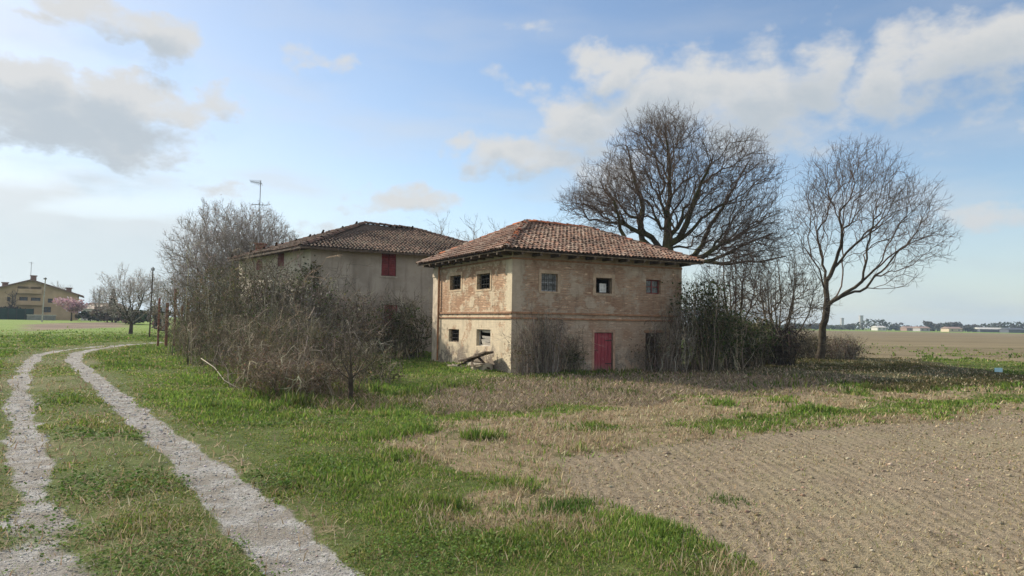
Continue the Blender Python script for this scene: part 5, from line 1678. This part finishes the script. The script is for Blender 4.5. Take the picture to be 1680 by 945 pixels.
def build_world():
    w = bpy.data.worlds.new('World'); scene.world = w; w.use_nodes = True
    nt = w.node_tree; N = nt.nodes; Lk = nt.links
    for n in list(N): N.remove(n)
    m = Mat.__new__(Mat); m.nt = nt; m.n = N; m.l = Lk; m._tc = None
    out = N.new('ShaderNodeOutputWorld'); bg = N.new('ShaderNodeBackground'); Lk.new(bg.outputs[0], out.inputs[0])
    sky = N.new('ShaderNodeTexSky'); sky.sky_type = 'NISHITA'; sky.sun_disc = False
    sky.sun_elevation = SUN_EL; sky.sun_rotation = SUN_AZ % (2 * math.pi)
    sky.altitude = 20; sky.air_density = 1.0; sky.dust_density = 0.4; sky.ozone_density = 1.5
    tc = N.new('ShaderNodeTexCoord'); d = tc.outputs['Generated']
    K = SKY_K
    # direction -> azimuth, elevation with a turbulent warp
    nz = N.new('ShaderNodeTexNoise'); nz.inputs['Scale'].default_value = 7; nz.inputs['Detail'].default_value = 6; nz.inputs['Roughness'].default_value = .6
    Lk.new(d, nz.inputs['Vector'])
    wv = N.new('ShaderNodeVectorMath'); wv.operation = 'MULTIPLY_ADD'; Lk.new(nz.outputs['Color'], wv.inputs[0]); wv.inputs[1].default_value = (.16, .16, .12); wv.inputs[2].default_value = (-.08, -.08, -.06)
    ad = N.new('ShaderNodeVectorMath'); ad.operation = 'ADD'; Lk.new(d, ad.inputs[0]); Lk.new(wv.outputs[0], ad.inputs[1])

    def azel(v):
        s = m.xyz(v)
        return m.math('ARCTAN2', s[0], s[1]), m.math('ARCSINE', m.math('MINIMUM', m.math('MAXIMUM', s[2], -1.0), 1.0))
    az, el = azel(ad.outputs[0])
    vec = m.comb(az, el, 0.0)

    def blobs(lst, vc):
        tot = None
        for u, v, ru, rv, wt in lst:
            q = ray(u, v); q = q / np.linalg.norm(q)
            a0, e0 = math.atan2(q[0], q[1]), math.asin(q[2])
            ka, ke = F / ru, F / rv
            g = N.new('ShaderNodeVectorMath'); g.operation = 'MULTIPLY_ADD'; Lk.new(vc, g.inputs[0]); g.inputs[1].default_value = (ka, ke, 0); g.inputs[2].default_value = (-a0 * ka, -e0 * ke, 0)
            ln = N.new('ShaderNodeVectorMath'); ln.operation = 'LENGTH'; Lk.new(g.outputs[0], ln.inputs[0])
            b = m.rng(ln.outputs['Value'], 1.6, 0.1, 0.0, wt)
            tot = b if tot is None else m.math('MAXIMUM', tot, b)
        return tot
    white = [(200, 10, 150, 38, .95), (290, 50, 60, 55, 1), (60, 15, 90, 20, .7), (50, 125, 120, 40, 1.1), (215, 155, 140, 45, 1.15), (372, 158, 62, 42, .8), (515, 94, 64, 30, .75),
             (110, 190, 230, 75, 1.1), (190, 235, 160, 50, .95), (320, 312, 120, 36, .6), (90, 330, 240, 60, .6), (760, 236, 66, 26, .8), (665, 335, 120, 36, .85), (540, 370, 150, 36, .75), (600, 310, 60, 22, .6),
             (1010, 110, 90, 52, 1.1), (860, 265, 150, 50, 1.0), (960, 210, 150, 80, 1.0), (1110, 165, 160, 75, 1.1), (1230, 165, 150, 80, 1.05), (1340, 115, 75, 80, .95), (1455, 130, 60, 65, .9), (1465, 70, 60, 35, .6), (1600, 95, 120, 75, 1.05), (1660, 40, 70, 45, .6),
             (1280, 210, 160, 60, .8), (1610, 352, 110, 24, .75), (1650, 205, 150, 36, .5), (1690, 420, 160, 30, .5), (860, 140, 66, 22, .55), (1000, 300, 140, 70, .8), (1560, 260, 110, 24, .45), (900, 60, 130, 18, .35)]
    fb = N.new('ShaderNodeTexNoise'); fb.inputs['Scale'].default_value = 1; fb.inputs['Detail'].default_value = 10; fb.inputs['Roughness'].default_value = .6
    az0, el0 = azel(d)
    Lk.new(m.comb(m.math('MULTIPLY', az0, 11.0), m.math('MULTIPLY', el0, 19.0), 0.0), fb.inputs['Vector'])
    fbv = m.math('SUBTRACT', fb.outputs['Fac'], .5)
    bw = blobs(white, vec)
    body = m.math('ADD', bw, m.math('MULTIPLY', fbv, 1.9))
    dens = m.rng(body, .30, .98, 0, .95)
    # light from above: cloud lying higher up shades what is under it
    upv = m.comb(az, m.math('ADD', el, .034), 0.0)
    over = m.math('ADD', blobs(white, upv), m.math('MULTIPLY', fbv, 1.2))
    # unseen bright cloud added behind the viewer and overhead as fill for the facades
    fb2 = N.new('ShaderNodeTexNoise'); fb2.inputs['Scale'].default_value = 3.2; fb2.inputs['Detail'].default_value = 5; Lk.new(d, fb2.inputs['Vector'])
    beyond = m.math('MAXIMUM', m.rng(m.math('ABSOLUTE', az0), .95, 1.35), m.rng(el0, .62, .85))
    beyond = m.math('MULTIPLY', beyond, m.rng(fb2.outputs['Fac'], .38, .58, 0, .95))
    # thin veil of high cloud, thicker towards the horizon
    v2 = N.new('ShaderNodeTexNoise'); v2.inputs['Scale'].default_value = 1; v2.inputs['Detail'].default_value = 6
    Lk.new(m.comb(m.math('MULTIPLY', az0, 4.0), m.math('MULTIPLY', el0, 16.0), 4.0), v2.inputs['Vector'])
    veil = m.math('MULTIPLY', m.rng(v2.outputs['Fac'], .42, .75), m.rng(el0, .45, .0, .18, .55))
    left = m.rng(az0, .15, -.7, 0, .62)
    veil = m.math('ADD', veil, m.math('MULTIPLY', left, m.rng(el0, .45, .02, .35, 1.0)))
    low = m.rng(el0, .20, .0, 0, .45)
    dens = m.math('MAXIMUM', dens, m.math('MINIMUM', m.math('ADD', veil, low), .85))
    dk = m.rng(over, .45, 1.25, 0, .95)
    cl = m.mix(dk, CL_WHITE, CL_GREY)
    cl = m.mix(m.rng(el0, .18, .0, 0, .8), cl, CL_LOW)
    cl = m.mix(beyond, cl, CL_FILL)
    dens = m.math('MAXIMUM', dens, beyond)
    sk = N.new('ShaderNodeVectorMath'); sk.operation = 'SCALE'; Lk.new(sky.outputs[0], sk.inputs[0]); sk.inputs['Scale'].default_value = 1.0
    fin = m.mix(dens, sk.outputs[0], cl)
    Lk.new(fin, bg.inputs['Color']); bg.inputs['Strength'].default_value = K
    return w


SKY_K = 0.08
CL_WHITE = (4.5, 4.5, 4.45); CL_GREY = (3.1, 3.45, 3.75); CL_LOW = (2.75, 3.6, 4.35); CL_FILL = (6.6, 6.6, 6.6)
build_world()

sl = bpy.data.lights.new('sun', 'SUN'); sl.energy = 3.3; sl.angle = R(1.5); sl.color = (1.0, 0.90, 0.76)
so = bpy.data.objects.new('sun', sl); COL.objects.link(so)
to_sun = Vector((math.sin(SUN_AZ) * math.cos(SUN_EL), math.cos(SUN_AZ) * math.cos(SUN_EL), math.sin(SUN_EL)))
so.rotation_euler = (-to_sun).to_track_quat('-Z', 'Y').to_euler()
so.location = (-30, 30, 40)

cd = bpy.data.cameras.new('camera'); cd.sensor_width = 36; cd.lens = F / 1680 * 36; cd.clip_end = 20000; cd.clip_start = 0.1
co = bpy.data.objects.new('camera', cd); COL.objects.link(co)
mw = Matrix.Identity(4)
for i in range(3):
    mw[i][0] = RT[i]; mw[i][1] = UP[i]; mw[i][2] = -FW[i]; mw[i][3] = CAM[i]
co.matrix_world = mw
scene.camera = co

scene.view_settings.view_transform = 'Standard'
scene.view_settings.look = 'None'
scene.view_settings.exposure = 1.0
scene.view_settings.gamma = 1.0
scene.render.engine = 'CYCLES'
cy = scene.cycles
cy.max_bounces = 4; cy.diffuse_bounces = 2; cy.glossy_bounces = 1; cy.transmission_bounces = 2; cy.transparent_max_bounces = 4; cy.volume_bounces = 0
cy.caustics_reflective = False; cy.caustics_refractive = False
cy.use_adaptive_sampling = True
cy.use_denoising = True
